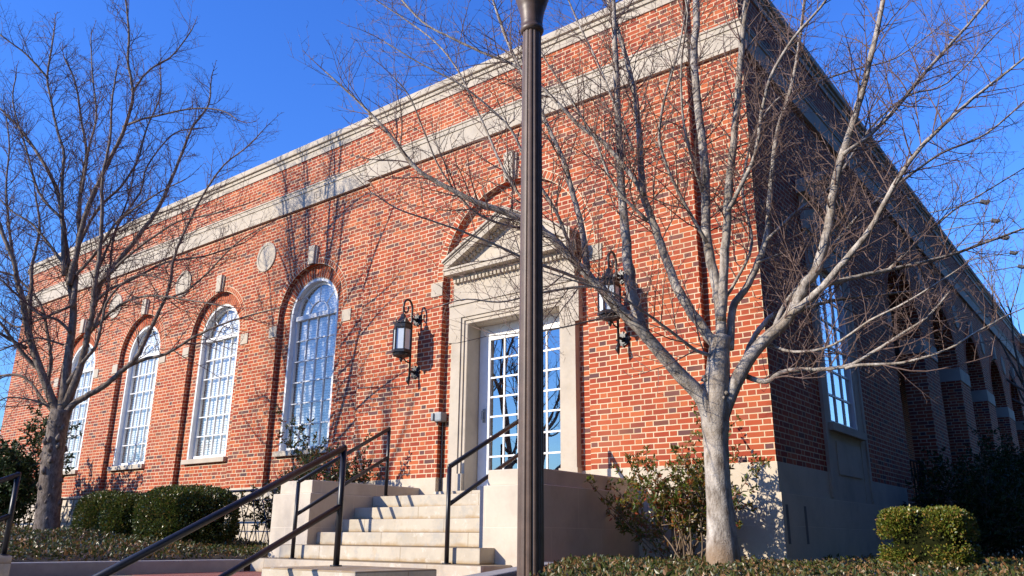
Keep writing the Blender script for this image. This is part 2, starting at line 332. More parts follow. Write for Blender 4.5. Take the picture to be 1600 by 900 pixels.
# ------------------------------------------------------------------ the brick building
B = thing("brick_building", (-10, 8, -1.3), "red brick building with arched windows and pale limestone trim behind both bare trees", "building")
def rect(mb, f, a0, a1, z0, z1, d): mb.face([f(a0, z0, d), f(a1, z0, d), f(a1, z1, d), f(a0, z1, d)])
def arch_wall(mb, f, a0, a1, z0, z1, c, r, zs, zb, d):
    if zb > z0: rect(mb, f, c-r, c+r, z0, zb, d)
    rect(mb, f, a0, c-r, z0, zs, d); rect(mb, f, c+r, a1, z0, zs, d); rect(mb, f, a0, c-r, zs, z1, d); rect(mb, f, c+r, a1, zs, z1, d)
    P = arc(c, r, zs)
    for p, q in zip(P, P[1:]): mb.face([f(p[0], p[1], d), f(q[0], q[1], d), f(q[0], z1, d), f(p[0], z1, d)])
def reveal(mb, f, c, r, zs, zb, d0, d1, bottom=True):
    P = [(c-r, zb)]+arc(c, r, zs)+[(c+r, zb)]
    for p, q in zip(P, P[1:]): mb.face([f(p[0], p[1], d0), f(q[0], q[1], d0), f(q[0], q[1], d1), f(p[0], p[1], d1)])
    if bottom: mb.face([f(c-r, zb, d0), f(c+r, zb, d0), f(c+r, zb, d1), f(c-r, zb, d1)])
def ring(mb, f, c, zs, r0, r1, d0, d1, n, gap=0.019, a0=0.0, a1=math.pi):
    for k in range(n):
        t0 = a0+(a1-a0)*k/n; t1 = a0+(a1-a0)*(k+1)/n; rm = (r0+r1)/2; e = gap/2
        pts = []
        for r in (r0+e, r1-e):
            for t, sgn in ((t0, 1), (t1, -1)):
                tt = t+sgn*e/r; pts.append((c-r*math.cos(tt), zs+r*math.sin(tt)))
        (A, b, c2, D) = pts   # r0t0 r0t1 r1t0 r1t1
        P = [A, b, D, c2]
        vs = [f(p[0], p[1], d0) for p in P]+[f(p[0], p[1], d1) for p in P]
        mb.add(vs, [(0, 1, 2, 3), (4, 7, 6, 5), (0, 4, 5, 1), (1, 5, 6, 2), (2, 6, 7, 3), (3, 7, 4, 0)])
def annulus(mb, f, c, zs, r0, r1, d, n=36):
    A = arc(c, r0, zs, n); Bq = arc(c, r1, zs, n)
    for k in range(n): mb.face([f(*A[k], d), f(*A[k+1], d), f(*Bq[k+1], d), f(*Bq[k], d)])
FR = lambda a, z, d: (a, d, z)            # front wall: depth is y
SD = lambda a, z, d: (d, a, z)            # side wall: depth is x
ZT = 6.221
SLOT = m_plain('slot_shadow', (0.16, 0.145, 0.13), 0.9)
WX = [-17.3, -14.32, -11.34, -8.36]; WR, WO, ZS = 0.92, 0.675, 3.05
XL, XP0, XP1, XD = -21.2, -6.82, -0.72, -3.65
wall = MB()
edges = [XL]+[(a+b)/2 for a, b in zip(WX, WX[1:])]+[XP0]
for i, c in enumerate(WX):
    arch_wall(wall, FR, edges[i], edges[i+1], 0, ZT, c, WR, ZS, 0, 0.0)
    reveal(wall, FR, c, WR, ZS, 0, 0.0, 0.1, True)
    # recessed panel with the window hole
    rect(wall, FR, c-WR, c-WO, 0, ZS, 0.1); rect(wall, FR, c+WO, c+WR, 0, ZS, 0.1); rect(wall, FR, c-WO, c+WO, 0, 0.56, 0.1)
    annulus(wall, FR, c, ZS, WO, WR, 0.1)
    reveal(wall, FR, c, WO, ZS, 0.56, 0.1, 0.34, True)
ew = MB(); rect(ew, FR, -21.6, XL, 0, ZT, 0.12); ew.face([(XL, 0, 0), (XL, 0.12, 0), (XL, 0.12, ZT), (XL, 0, ZT)])
ew.face([(-21.6, 0.12, 0), (-21.6, 26, 0), (-21.6, 26, ZT), (-21.6, 0.12, ZT)]); ew.build("end_wall", BRICK, B)
cwl = MB(); rect(cwl, FR, XP1, 0, 0, ZT, 0.0); cwl.build("corner_wall", BRICK, B)
wall.build("front_wall", BRICK, B)
pv = MB(); DR, DZ = 1.325, 3.0
arch_wall(pv, FR, XP0, XP1, 0, ZT, XD, DR, DZ, 0, -0.1); reveal(pv, FR, XD, DR, DZ, 0, -0.1, 0.0, False)
for x in (XP0, XP1): pv.face([(x, -0.1, 0), (x, 0.0, 0), (x, 0.0, ZT), (x, -0.1, ZT)])
rect(pv, FR, XD-DR, -4.48, 0, 2.23, 0.0); rect(pv, FR, -2.81, XD+DR, 0, 2.23, 0.0)
P = arc(XD, DR, DZ)
for p, q in zip(P, P[1:]): pv.face([(p[0], 0, 2.23), (q[0], 0, 2.23), (q[0], 0, q[1]), (p[0], 0, p[1])])
pv.build("entrance_bay_wall", BRICK, B)
# side wall
sd = MB(); SW0, SW1, SB, ST = 2.0, 3.24, 0.64, 2.85
AC = [7.27, 10.85, 14.4, 17.95, 21.5]; AR, AZ2 = 1.2, 3.07
rect(sd, SD, 0, SW0, 0, ZT, 0); rect(sd, SD, SW1, 5.6, 0, ZT, 0); rect(sd, SD, SW0, SW1, 0, SB, 0); rect(sd, SD, SW0, SW1, ST, ZT, 0)
for z0 in (SB, ST): sd.face([(0, SW0, z0), (0, SW1, z0), (-0.3, SW1, z0), (-0.3, SW0, z0)])
for y in (SW0, SW1): sd.face([(0, y, SB), (-0.3, y, SB), (-0.3, y, ST), (0, y, ST)])
ae = [5.6]+[(a+b)/2 for a, b in zip(AC, AC[1:])]+[25.4]
for i, c in enumerate(AC):
    arch_wall(sd, SD, ae[i], ae[i+1], -0.3, ZT, c, AR, AZ2, -0.3, 0.0); reveal(sd, SD, c, AR, AZ2, -0.3, 0.0, -0.42, False)
    arch_wall(sd, SD, ae[i], ae[i+1], -0.3, 5.0, c, AR, AZ2, -0.3, -0.42)
sd.face([(-2.8, 5.6, -0.3), (-0.42, 5.6, -0.3), (-0.42, 5.6, 5), (-2.8, 5.6, 5)])
sd.face([(-2.8, 25.4, -0.3), (-0.42, 25.4, -0.3), (-0.42, 25.4, 5), (-2.8, 25.4, 5)])
sd.face([(-2.8, 5.6, -0.3), (-2.8, 25.4, -0.3), (-2.8, 25.4, 5), (-2.8, 5.6, 5)])
sd.box(-2, 0.65, 25.4, 33, -0.3, ZT)
sd.build("side_wall", BRICK, B)
m = MB(); m.box(-2.8, 0.0, 5.6, 25.4, -0.6, -0.3); m.box(-2.8, -0.42, 5.6, 25.4, 5.0, 5.06); m.build("loggia_floor", CONC, B)
m = MB(); m.face([(-21.6, 0.12, 6.1), (-0.05, 0.12, 6.1), (-0.05, 33, 6.1), (-21.6, 33, 6.1)]); m.box(-21.6, -0.5, 32.6, 33, -1.3, 6.15); m.build("roof", ROOFM, B)
m = MB(); m.box(-21.3, -0.5, 0.75, 0.8, -0.3, 5.2); m.box(-0.75, -0.7, 0.8, 5.55, -0.3, 5.2); m.build("interior_backing", DARK, B)
# arch bricks
def brick_arch(f, c, zs, rings, name="brick_arch"):
    m = MB(); mo = MB()
    for r0, r1, d0, d1, dm, n in rings: ring(m, f, c, zs, r0+0.003, r1-0.003, d0, d1, n); annulus(mo, f, c, zs, r0, r1, dm, 60)
    o = m.build(name, VOUSS, B); mo.build("mortar_joints", MORT, o)
for c in WX:
    brick_arch(FR, c, ZS, [(WO, WO+0.242, 0.092, 0.104, 0.0972, 34)])
    brick_arch(FR, c, ZS, [(WR, WR+0.113, -0.006, 0.05, -0.0025, 46)])
brick_arch(FR, XD, DZ, [(DR, DR+0.132, -0.106, -0.05, -0.1025, 64)])
for c in AC: brick_arch(SD, c, AZ2, [(AR, AR+0.21, 0.006, -0.05, 0.0025, 56)])
# limestone base, string course and coping
def runs(mb, z0, z1, p, c=0.0):
    """one course of stone that follows the wall's steps, standing p proud of the brick"""
    mb.box(-21.6-p, XL-p, 0.12-p, 0.3, z0, z1, c=c)
    mb.box(XL-p, XP0-p-0.002, -p, 0.2, z0, z1, c=c); mb.box(XP0-p, XP1+p, -0.1-p, 0.1, z0, z1, c=c); mb.box(XP1+p+0.002, p, -p, 0.15, z0, z1, c=c)
    mb.box(-0.2, p-0.001, 0.152, 25.39, z0, z1, c=c)
m = MB()
for a, b, y in ((-21.2, XP0-0.012, -0.012), (XP0-0.012, XD-DR, -0.112), (XD-DR, -4.76, -0.014), (-2.55, XD+DR, -0.014), (XD+DR, XP1+0.012, -0.112), (XP1+0.012, 0.012, -0.012)):
    m.box(a, b, y, 0.14, -0.325, 0.0)
    m.box(a-0.0, b, y-0.028, 0.14, -1.5, -0.326)
m.box(-21.6, -21.2, 0.1, 0.3, -1.5, 0)
m.box(-0.15, 0.0115, 0.141, 5.6, -0.325, 0.0); m.box(-0.15, 0.04, -0.0395, 5.6, -1.5, -0.3262)
m.box(0.0, 0.04, 5.6, 25.4, -1.5, -0.3005)
m.build("limestone_base", LIMEB, B)
m = MB(); runs(m, 5.185, 5.48, 0.055); runs(m, 5.4805, 5.525, 0.07); runs(m, 5.5255, 5.58, 0.04); runs(m, 5.5805, 5.61, 0.055)
band = m.build("string_course", LIME, B)
def fret(x, y):
    f = MB()
    for (a0, a1, b0, b1) in ((-.10, -.075, 5.22, 5.43), (-.0751, .09, 5.41, 5.4305), (.07, .0905, 5.27, 5.411), (-.04, .071, 5.2705, 5.29), (-.0405, -.02, 5.289, 5.37)):
        f.box(x+a0, x+a1, y-0.010, y+0.01, b0, b1)
    f.build("fret_ornament", LIME, band)
for x in WX: fret(x, -0.055)
fret(XD, -0.155)
m = MB(); runs(m, 6.22, 6.345, 0.02); runs(m, 6.3455, 6.41, 0.045); runs(m, 6.4105, 6.53, 0.085, 0.02); m.box(-2, 0.75, 25.395, 33, 6.2, 6.53); m.box(-2, 0.72, 25.39, 33, 5.2, 5.6); m.build("coping", LIME, B)
# keystones, imposts, medallions
def keystone(f, c, z0, z1, d, s):
    q = MB()
    for w, p, dz in ((0.075, 0.07, 0.0), (0.108, 0.032, 0.03)):
        t = w*1.12
        vs = [f(c-w, z0, d), f(c+w, z0, d), f(c+t, z1-dz, d), f(c-t, z1-dz, d), f(c-w, z0, d+s*p), f(c+w, z0, d+s*p), f(c+t, z1-dz, d+s*p), f(c-t, z1-dz, d+s*p)]
        q.add(vs, [(0, 3, 2, 1), (4, 5, 6, 7), (0, 1, 5, 4), (1, 2, 6, 5), (2, 3, 7, 6), (3, 0, 4, 7)])
    q.build("keystone", LIME, B)
def impost(f, a0, a1, z0, z1, d, s):
    q = MB(); A = f(a0, z0, d); Cq = f(a1, z1, d+s*0.014)
    q.box(min(A[0], Cq[0]), max(A[0], Cq[0]), min(A[1], Cq[1]), max(A[1], Cq[1]), z0, z1); q.build("impost_block", LIME, B)
def medallion(f, c, z, d, s, r=0.3):
    q = MB(); n = 40
    prof = [(r, 0.0), (r, 0.022), (r-0.02, 0.026), (r-0.055, 0.022), (r-0.06, 0.012), (r-0.075, 0.012), (0.10, 0.022), (0.0, 0.022)]
    vs = []
    for (rr, h) in prof:
        for k in range(n):
            t = 2*math.pi*k/n; vs.append(f(c+rr*math.cos(t), z+rr*math.sin(t), d+s*h))
    q.add(vs, [(i*n+k, i*n+(k+1) % n, (i+1)*n+(k+1) % n, (i+1)*n+k) for i in range(len(prof)-1) for k in range(n)])
    q.build("medallion", LIME, B, smooth=False)
for c in WX:
    keystone(FR, c, 3.965, 4.32, -0.004, -1); impost(FR, c-WR-0.23, c-WR-0.002, 2.73, 2.94, -0.001, -1); impost(FR, c+WR+0.002, c+WR+0.23, 2.73, 2.94, -0.001, -1)
keystone(FR, XD, DZ+DR+0.01, 4.77, -0.104, -1); impost(FR, XD-DR-0.235, XD-DR-0.002, 2.75, 2.965, -0.101, -1); impost(FR, XD+DR+0.002, XD+DR+0.235, 2.75, 2.965, -0.101, -1)
for c in (-15.81, -12.83, -9.85): medallion(FR, c, 4.42, 0.0, -1)
for c in AC: keystone(SD, c, AZ2+AR+0.01, 4.65, 0.004, 1)
for a, b in zip(AC, AC[1:]): medallion(SD, (a+b)/2, 4.4, 0.0, 1, 0.28)
for i in range(len(AC)+1):
    y0 = 5.6 if i == 0 else AC[i-1]+AR; y1 = 25.3 if i == len(AC) else AC[i]-AR
    q = MB(); q.box(-0.435, 0.016, y0-(0.016 if i else -0.2), y1+0.016, 2.76, 3.06); q.build("pier_impost", LIME, B)
# ------------------------------------------------------------------ windows of the front
def arcbar(mb, c, zs, r0, r1, y0, y1, a0=0.0, a1=math.pi, n=24):
    for k in range(n):
        t0 = a0+(a1-a0)*k/n; t1 = a0+(a1-a0)*(k+1)/n
        Q = [(c-r*math.cos(t), zs+r*math.sin(t)) for r, t in ((r0, t0), (r0, t1), (r1, t1), (r1, t0))]
        mb.add([(p[0], y0, p[1]) for p in Q]+[(p[0], y1, p[1]) for p in Q], [(0, 1, 2, 3), (7, 6, 5, 4), (0, 4, 5, 1), (2, 6, 7, 3)])
def window(c, parent):
    q = MB(); z0 = 0.61
    for s in (-1, 1):
        a, b = sorted((c+s*0.672, c+s*0.625)); q.box(a, b, 0.104, 0.26, z0, ZS)
        a, b = sorted((c+s*0.625, c+s*0.575)); q.box(a, b, 0.195, 0.245, z0, ZS)
    arcbar(q, c, ZS, 0.625, 0.672, 0.104, 0.26); arcbar(q, c, ZS, 0.575, 0.6248, 0.195, 0.245)
    q.box(c-0.575, c+0.575, 0.19, 0.245, z0, z0+0.07); q.box(c-0.6, c+0.6, 0.165, 0.247, ZS-0.045, ZS+0.035)
    for k in (-1, 0, 1): q.box(c+k*0.2875-0.010, c+k*0.2875+0.010, 0.198, 0.24, z0+0.07, ZS-0.045)
    for k in range(1, 6):
        z = z0+0.07+(ZS-0.045-z0-0.07)*k/6; q.box(c-0.575, c+0.575, 0.2005, 0.2385, z-0.010, z+0.010)
    arcbar(q, c, ZS, 0.258, 0.28, 0.199, 0.239)
    for t in (math.pi/4, math.pi/2, 3*math.pi/4):
        q.tube([(c-r*math.cos(t), 0.219, ZS+r*math.sin(t)) for r in (0.28, 0.58)], 0.013, 4)
    wn = q.build("window", WHITE, parent)
    q = MB(); P = [(c-0.59, z0)]+arc(c, 0.59, ZS)+[(c+0.59, z0)]; q.face([(x, 0.2195, z) for x, z in P]); q.build("glass", WGLASS, wn)
    q = MB(); z = z0+0.06
    while z < ZS+0.57:
        hw = 0.6 if z < ZS else math.sqrt(max(0.0025, 0.6**2-(z-ZS)**2))
        q.face([(c-hw, 0.296, z), (c+hw, 0.296, z), (c+hw, 0.288, z+0.020), (c-hw, 0.288, z+0.020)])
        q.face([(c-hw, 0.288, z+0.020), (c+hw, 0.288, z+0.020), (c+hw, 0.286, z+0.040), (c-hw, 0.286, z+0.040)]); z += 0.0485
    for k in (-1, 1): q.box(c+k*0.36-0.004, c+k*0.36+0.004, 0.268, 0.272, z0+0.05, ZS+0.45)
    q.build("blinds", BLIND, wn)
    q = MB(); q.box(c-0.735, c+0.735, 0.02, 0.26, 0.515, 0.607, c=0.006); q.build("sill", LIME, wn)
for c in WX: window(c, B)
# ------------------------------------------------------------------ entrance surround with pediment
S = MB(); X0, X1, HT = -4.48, -2.81, 2.23
for s, xe in ((-1, X0), (1, X1)):
    for wo, wi, y in ((0.275, 0.10, -0.105), (0.10, 0.05, -0.085), (0.05, 0.0, -0.065)):
        a, b = sorted((xe+s*wo, xe+s*wi)); S.box(a, b, y, 0.26 if wi == 0 else 0.0, 0.03 if wo > .2 else -0.2, HT+wi)
    a, b = sorted((xe+s*0.335, xe+s*0.2755)); S.box(a, b, -0.103, 0.0, 1.96, HT+0.30)
    a, b = sorted((xe+s*0.29, xe+s*0.0)); S.box(a, b, -0.115, 0.02, -0.225, 0.04)
    a, b = sorted((xe, xe-s*0.006)); S.box(a, b, -0.06, 0.2, -0.22, HT)
for zi, zo, y in ((0.0, 0.05, -0.065), (0.05, 0.10, -0.085), (0.10, 0.30, -0.105)):
    S.box(X0-zo+0.0005, X1+zo-0.0005, y+0.0005, 0.26 if zi == 0 else 0.0, HT+zi, HT+zo)
S.box(X0-0.335, X1+0.335, -0.125, 0.0, HT+0.3005, HT+0.345)
S.box(X0-0.27, X1+0.27, -0.095, 0.0, HT+0.3455, 2.93)                      # frieze
S.box(X0, X1, 0.0, 0.26, HT-0.004, HT+0.05)
sur = S.build("door_surround", LIME, B)
pd = MB(); HW = 1.15; ZC = 2.985
pd.box(XD-HW+0.06, XD+HW-0.06, -0.14, 0, 2.93, 2.985)
pd.box(XD-HW, XD+HW, -0.27, 0, 2.985, 3.055); pd.box(XD-HW-0.02, XD+HW+0.02, -0.29, 0, 3.0555, 3.085)
rise = math.tan(R(27.5))
pd.prism_xz([(XD-HW, 3.085), (XD+HW, 3.085), (XD, 3.085+HW*rise)], -0.10, 0.0)
for s in (-1, 1):
    for lo, hi, y, ov in ((-0.01, 0.075, -0.27, 0.0), (0.0755, 0.105, -0.285, 0.015), (0.1055, 0.14, -0.31, 0.035)):
        k = 1/math.cos(R(27.5))
        e = HW+ov
        pd.prism_xz([(XD+s*e, 3.085+lo*k+(HW-e)*rise), (XD, 3.085+HW*rise+lo*k), (XD, 3.085+HW*rise+hi*k), (XD+s*e, 3.085+hi*k+(HW-e)*rise)], y, -0.0)
pdm = pd.build("pediment", LIME, sur)
dn = MB(); n = 30
for k in range(n):
    x = XD-1.04+2.08*k/(n-1); dn.box(x-0.021, x+0.021, -0.155, -0.09, 2.875, 2.93)
dn.build("dentil_row", LIME, sur)
for s in (-1, 1):
    dn = MB()
    for k in range(15):
        t = 0.14+0.80*k/14; x = XD+s*HW*(1-t); z = 3.085+HW*rise*t-0.012*1.13
        dn.box(x-0.018, x+0.018, -0.165, -0.09, z-0.055, z)
    dn.build("dentil_row", LIME, sur)
# double door
q = MB(); yD0, yD1 = 0.225, 0.275
q.box(X0+0.007, -4.27, yD0, yD1, -0.2, HT-0.005); q.box(-2.985, X1-0.007, yD0, yD1, -0.2, HT-0.005); q.box(-3.745, -3.515, yD0+0.001, yD1, -0.2, HT-0.1)
q.box(-4.2695, -2.9855, yD0+0.0005, yD1, 2.0, HT-0.005); q.box(-4.2695, -3.7455, yD0+0.002, yD1, -0.2, 0.0); q.box(-3.5145, -2.9855, yD0+0.002, yD1, -0.2, 0.0)
for x in (-4.01, -3.25): q.box(x-0.012, x+0.012, yD0+0.012, yD1-0.01, 0.0, 2.0)
for z in [0.0+2.0*k/7 for k in range(1, 7)]:
    q.box(-4.2695, -3.7455, yD0+0.013, yD1-0.011, z-0.012, z+0.012); q.box(-3.5145, -2.9855, yD0+0.013, yD1-0.011, z-0.012, z+0.012)
dr = q.build("double_door", WHITE, B)
q = MB(); q.face([(-4.28, 0.25, -0.01), (-2.97, 0.25, -0.01), (-2.97, 0.25, 2.01), (-4.28, 0.25, 2.01)]); q.build("glass", DGLASS, dr)
q = MB(); q.box(-4.385, -4.335, yD0-0.012, yD0+0.001, 0.78, 0.98); q.tube([(-4.36, yD0-0.01, 0.82), (-4.36, yD0-0.06, 0.82), (-4.36, yD0-0.06, 0.94), (-4.36, yD0-0.01, 0.94)], 0.009, 6); q.build("door_handle", GREYBOX, dr)
# side window in its tall limestone surround
q = MB()
q.box(0.0, 0.022, 1.72, SW0, -0.325, 3.25); q.box(0.0, 0.022, SW1, 3.55, -0.325, 3.25)
for y0, y1 in ((1.717, 1.80), (3.47, 3.553)): q.box(0.0, 0.04, y0, y1, -0.3, 3.2495)
q.box(0.0, 0.016, SW0, SW1, -0.325, SB-0.1); q.box(0.0, 0.028, SW0+0.12, SW1-0.12, 0.0, 0.42); q.box(0.0, 0.047, SW0, SW1, ST, 3.25)
q.box(0.0, 0.06, 1.68, 3.59, 3.2505, 3.75); q.box(0.0, 0.13, 1.60, 3.67, 3.7505, 3.82)
for k, (lo, hi, p) in enumerate(((0.0, 0.07, 0.13), (0.07, 0.12, 0.16))):
    for s in (-1, 1):
        Q = [(2.635+s*1.02, 3.82+lo), (2.635, 4.32+lo), (2.635, 4.32+hi), (2.635+s*1.02, 3.82+hi)]
        q.add([(0, a, b) for a, b in Q]+[(p, a, b) for a, b in Q], [(0, 1, 2, 3), (4, 7, 6, 5), (0, 4, 5, 1), (1, 5, 6, 2), (2, 6, 7, 3), (3, 7, 4, 0)])
q.add([(0.06, 1.63, 3.8205), (0.06, 3.64, 3.8205), (0.06, 2.635, 4.318), (0.0, 1.63, 3.8205), (0.0, 3.64, 3.8205), (0.0, 2.635, 4.318)], [(0, 1, 2), (3, 5, 4)])
ss = q.build("side_window_surround", LIME, B)
q = MB(); q.box(-0.05, 0.085, SW0-0.12, SW1+0.12, SB-0.1, SB); q.build("sill", LIME, ss)
q = MB()
for y0, y1 in ((SW0, SW0+0.07), (SW1-0.07, SW1)): q.box(-0.085, 0.01, y0, y1, SB, ST)
q.box(-0.10, -0.02, SW0+0.07, SW1-0.07, SB, SB+0.06); q.box(-0.10, -0.02, SW0+0.07, SW1-0.07, ST-0.06, ST)
for k in (1, 2): y = SW0+0.07+(SW1-SW0-0.14)*k/3; q.box(-0.05, -0.015, y-0.013, y+0.013, SB+0.06, ST-0.06)
for k in range(1, 6): z = SB+0.06+(ST-SB-0.12)*k/6; q.box(-0.048, -0.017, SW0+0.07, SW1-0.07, z-0.013, z+0.013)
sw = q.build("side_window", WHITE, B)
q = MB(); q.face([(-0.033, SW0, SB), (-0.033, SW1, SB), (-0.033, SW1, ST), (-0.033, SW0, ST)]); q.build("glass", SGLASS, sw)
q = MB(); z = SB+0.03
while z < ST: q.face([(-0.14, SW0, z), (-0.14, SW1, z), (-0.17, SW1, z+0.04), (-0.17, SW0, z+0.04)]); z += 0.055
q.build("blinds", BLIND, sw)
# two narrow slots of the corner stone, their shade painted as dark strips
for y in (0.05, 0.62):
    q = MB(); q.box(0.0405, 0.0415, y, y+0.075, -0.86, -0.45); q.build("wall_slot_shade", SLOT, B)
q = MB(); q.box(-2.78, -2.72, 6.2, 6.75, -0.3, 2.5); q.box(-2.78, -2.70, 7.6, 8.0, -0.3, 2.5); q.box(-2.78, -2.70, 6.1, 8.1, 2.5, 3.2); q.build("loggia_door_frame", LIME, B)

# ------------------------------------------------------------------ entrance steps
ST_ = thing("entrance_steps", (-3.83, -1.5, -1.24), "weathered pale limestone steps between two low stone cheek walls at the entrance door", "steps")
XC = -3.83
tops = [(-1.085, -2.60, 1.84), (-0.925, -2.36, 1.62), (-0.775, -1.98, 1.4), (-0.615, -1.68, 1.4), (-0.46, -1.38, 1.4), (-0.30, -1.07, 1.4)]
prev = -1.6
for i, (z, y, hw) in enumerate(tops):
    q = MB(); back = -0.145
    if i < 2: q.box(XC-hw, XC+hw, y, back, prev, z-0.0005*i, c=0.012)
    else: q.box(XC-1.398, XC+1.398, y, back, prev, z, c=0.012)
    q.build("step", STEPM, ST_); prev = z+0.0005
q = MB(); q.box(-4.75, -2.55, -0.38, 0.25, -0.2995, -0.215, c=0.008); q.build("threshold", STEPM, ST_)
for s in (-1, 1):
    q = MB(); a, b = sorted((XC+s*1.4, XC+s*2.17)); q.box(a, b, -2.12, -0.113, -1.55, -0.30, c=0.01); cw = q.build("cheek_wall", CHEEKM, ST_)
    q = MB(); a, b = sorted((XC+s*1.46, XC+s*2.11)); q.box(a, b, -2.06, -0.1125, -0.2995, -0.135, c=0.012); q.build("coping", CHEEKM, cw)
    if s == 1:
        cu = bpy.data.curves.new("house_number", 'FONT'); cu.body = "26"; cu.size = 0.085; cu.extrude = 0.002; cu.materials.append(DARK)
        tx = bpy.data.objects.new("house_number", cu); COL.objects.link(tx)
        dg = bpy.context.evaluated_depsgraph_get(); me = bpy.data.meshes.new_from_object(tx.evaluated_get(dg)); bpy.data.objects.remove(tx)
        me.materials.clear(); me.materials.append(DARK)
        tm = bpy.data.objects.new("house_number", me); COL.objects.link(tm); tm.parent = cw
        tm.rotation_euler = (R(90), 0, R(90)); tm.location = Vector((XC+2.17+0.003, -0.60, -0.55))-Vector(ST_.location)
# lower flight to the street with its end blocks
LF = thing("lower_steps", (-3.2, -4.1, -2.44), "lower flight of pale stone steps running from the red paving down to the pavement", "steps")
for i in range(8):
    q = MB(); q.box(-4.88, -2.66, -4.16-0.3*(i+1), -4.16-0.3*i-0.0005, -2.5, -1.24-0.15*(i+1), c=0.01); q.build("step", STEPM, LF)
q = MB(); q.box(-2.65, -1.51, -4.6, -3.72, -2.5, -1.075, c=0.015); q.build("end_block", STEPM, LF)
q = MB(); q.box(-5.68, -4.94, -6.5, -5.6, -2.5, -1.02, c=0.015); q.build("end_block", STEPM, LF)
q = MB(); q.box(-5.68, -4.89, -5.599, -4.161, -2.5, -1.241, c=0.015); q.build("landing_stone", STEPM, LF)
# ------------------------------------------------------------------ hand rails
def rail(label, x, y0, zb0, zt0, y1, zb1, zt1, low, group="black pipe handrails", r=0.024):
    t = thing("handrail", (x, y0, zb0), label, "handrail", group)
    q = MB(); q.tube([(x, y0, zb0-0.02), (x, y0, zt0)], r, 10); q.tube([(x, y0, zb0), (x, y0, zb0+0.012)], r*1.9, 12); q.build("post", RAILM, t, True)
    q = MB(); q.tube([(x, y1, zb1-0.02), (x, y1, zt1)], r, 10); q.tube([(x, y1, zb1), (x, y1, zb1+0.012)], r*1.9, 12); q.build("post", RAILM, t, True)
    q = MB(); q.tube([(x, y0, zt0), (x, (y0+y1)/2, (zt0+zt1)/2), (x, y1, zt1)], r*1.06, 10)
    for y, z in ((y0, zt0), (y1, zt1)):
        q.tube([(x, y, z-r*1.06), (x, y, z-0.4*r), (x, y, z+0.4*r), (x, y, z+r*1.06)], [r*0.5, r*1.05, r*1.05, r*0.5], 10)
    q.build("top_rail", RAILM, t, True)
    q = MB(); q.tube([(x, y0, zt0-low), (x, y1, zt1-low)], r*0.95, 10); q.build("lower_rail", RAILM, t, True)
    return t
rail("black handrail down the left side of the entrance steps, beside the shaded inner cheek wall", -5.05, -2.46, -1.085, -0.19, -1.0, -0.30, 0.61, 0.39)
rail("black handrail down the right side of the entrance steps, passing behind the lamp post", -2.59, -2.43, -1.085, -0.115, -1.0, -0.30, 0.625, 0.39)
rail("nearest black handrail, sloping from its block before the steps down to the bottom left", -2.412, -4.02, -1.075, -0.075, -6.45, -2.44, -1.31, 0.50, r=0.027)
rail("black handrail at the bottom left edge, standing on a stone block", -4.99, -5.66, -1.02, -0.315, -7.6, -2.44, -1.21, 0.36)

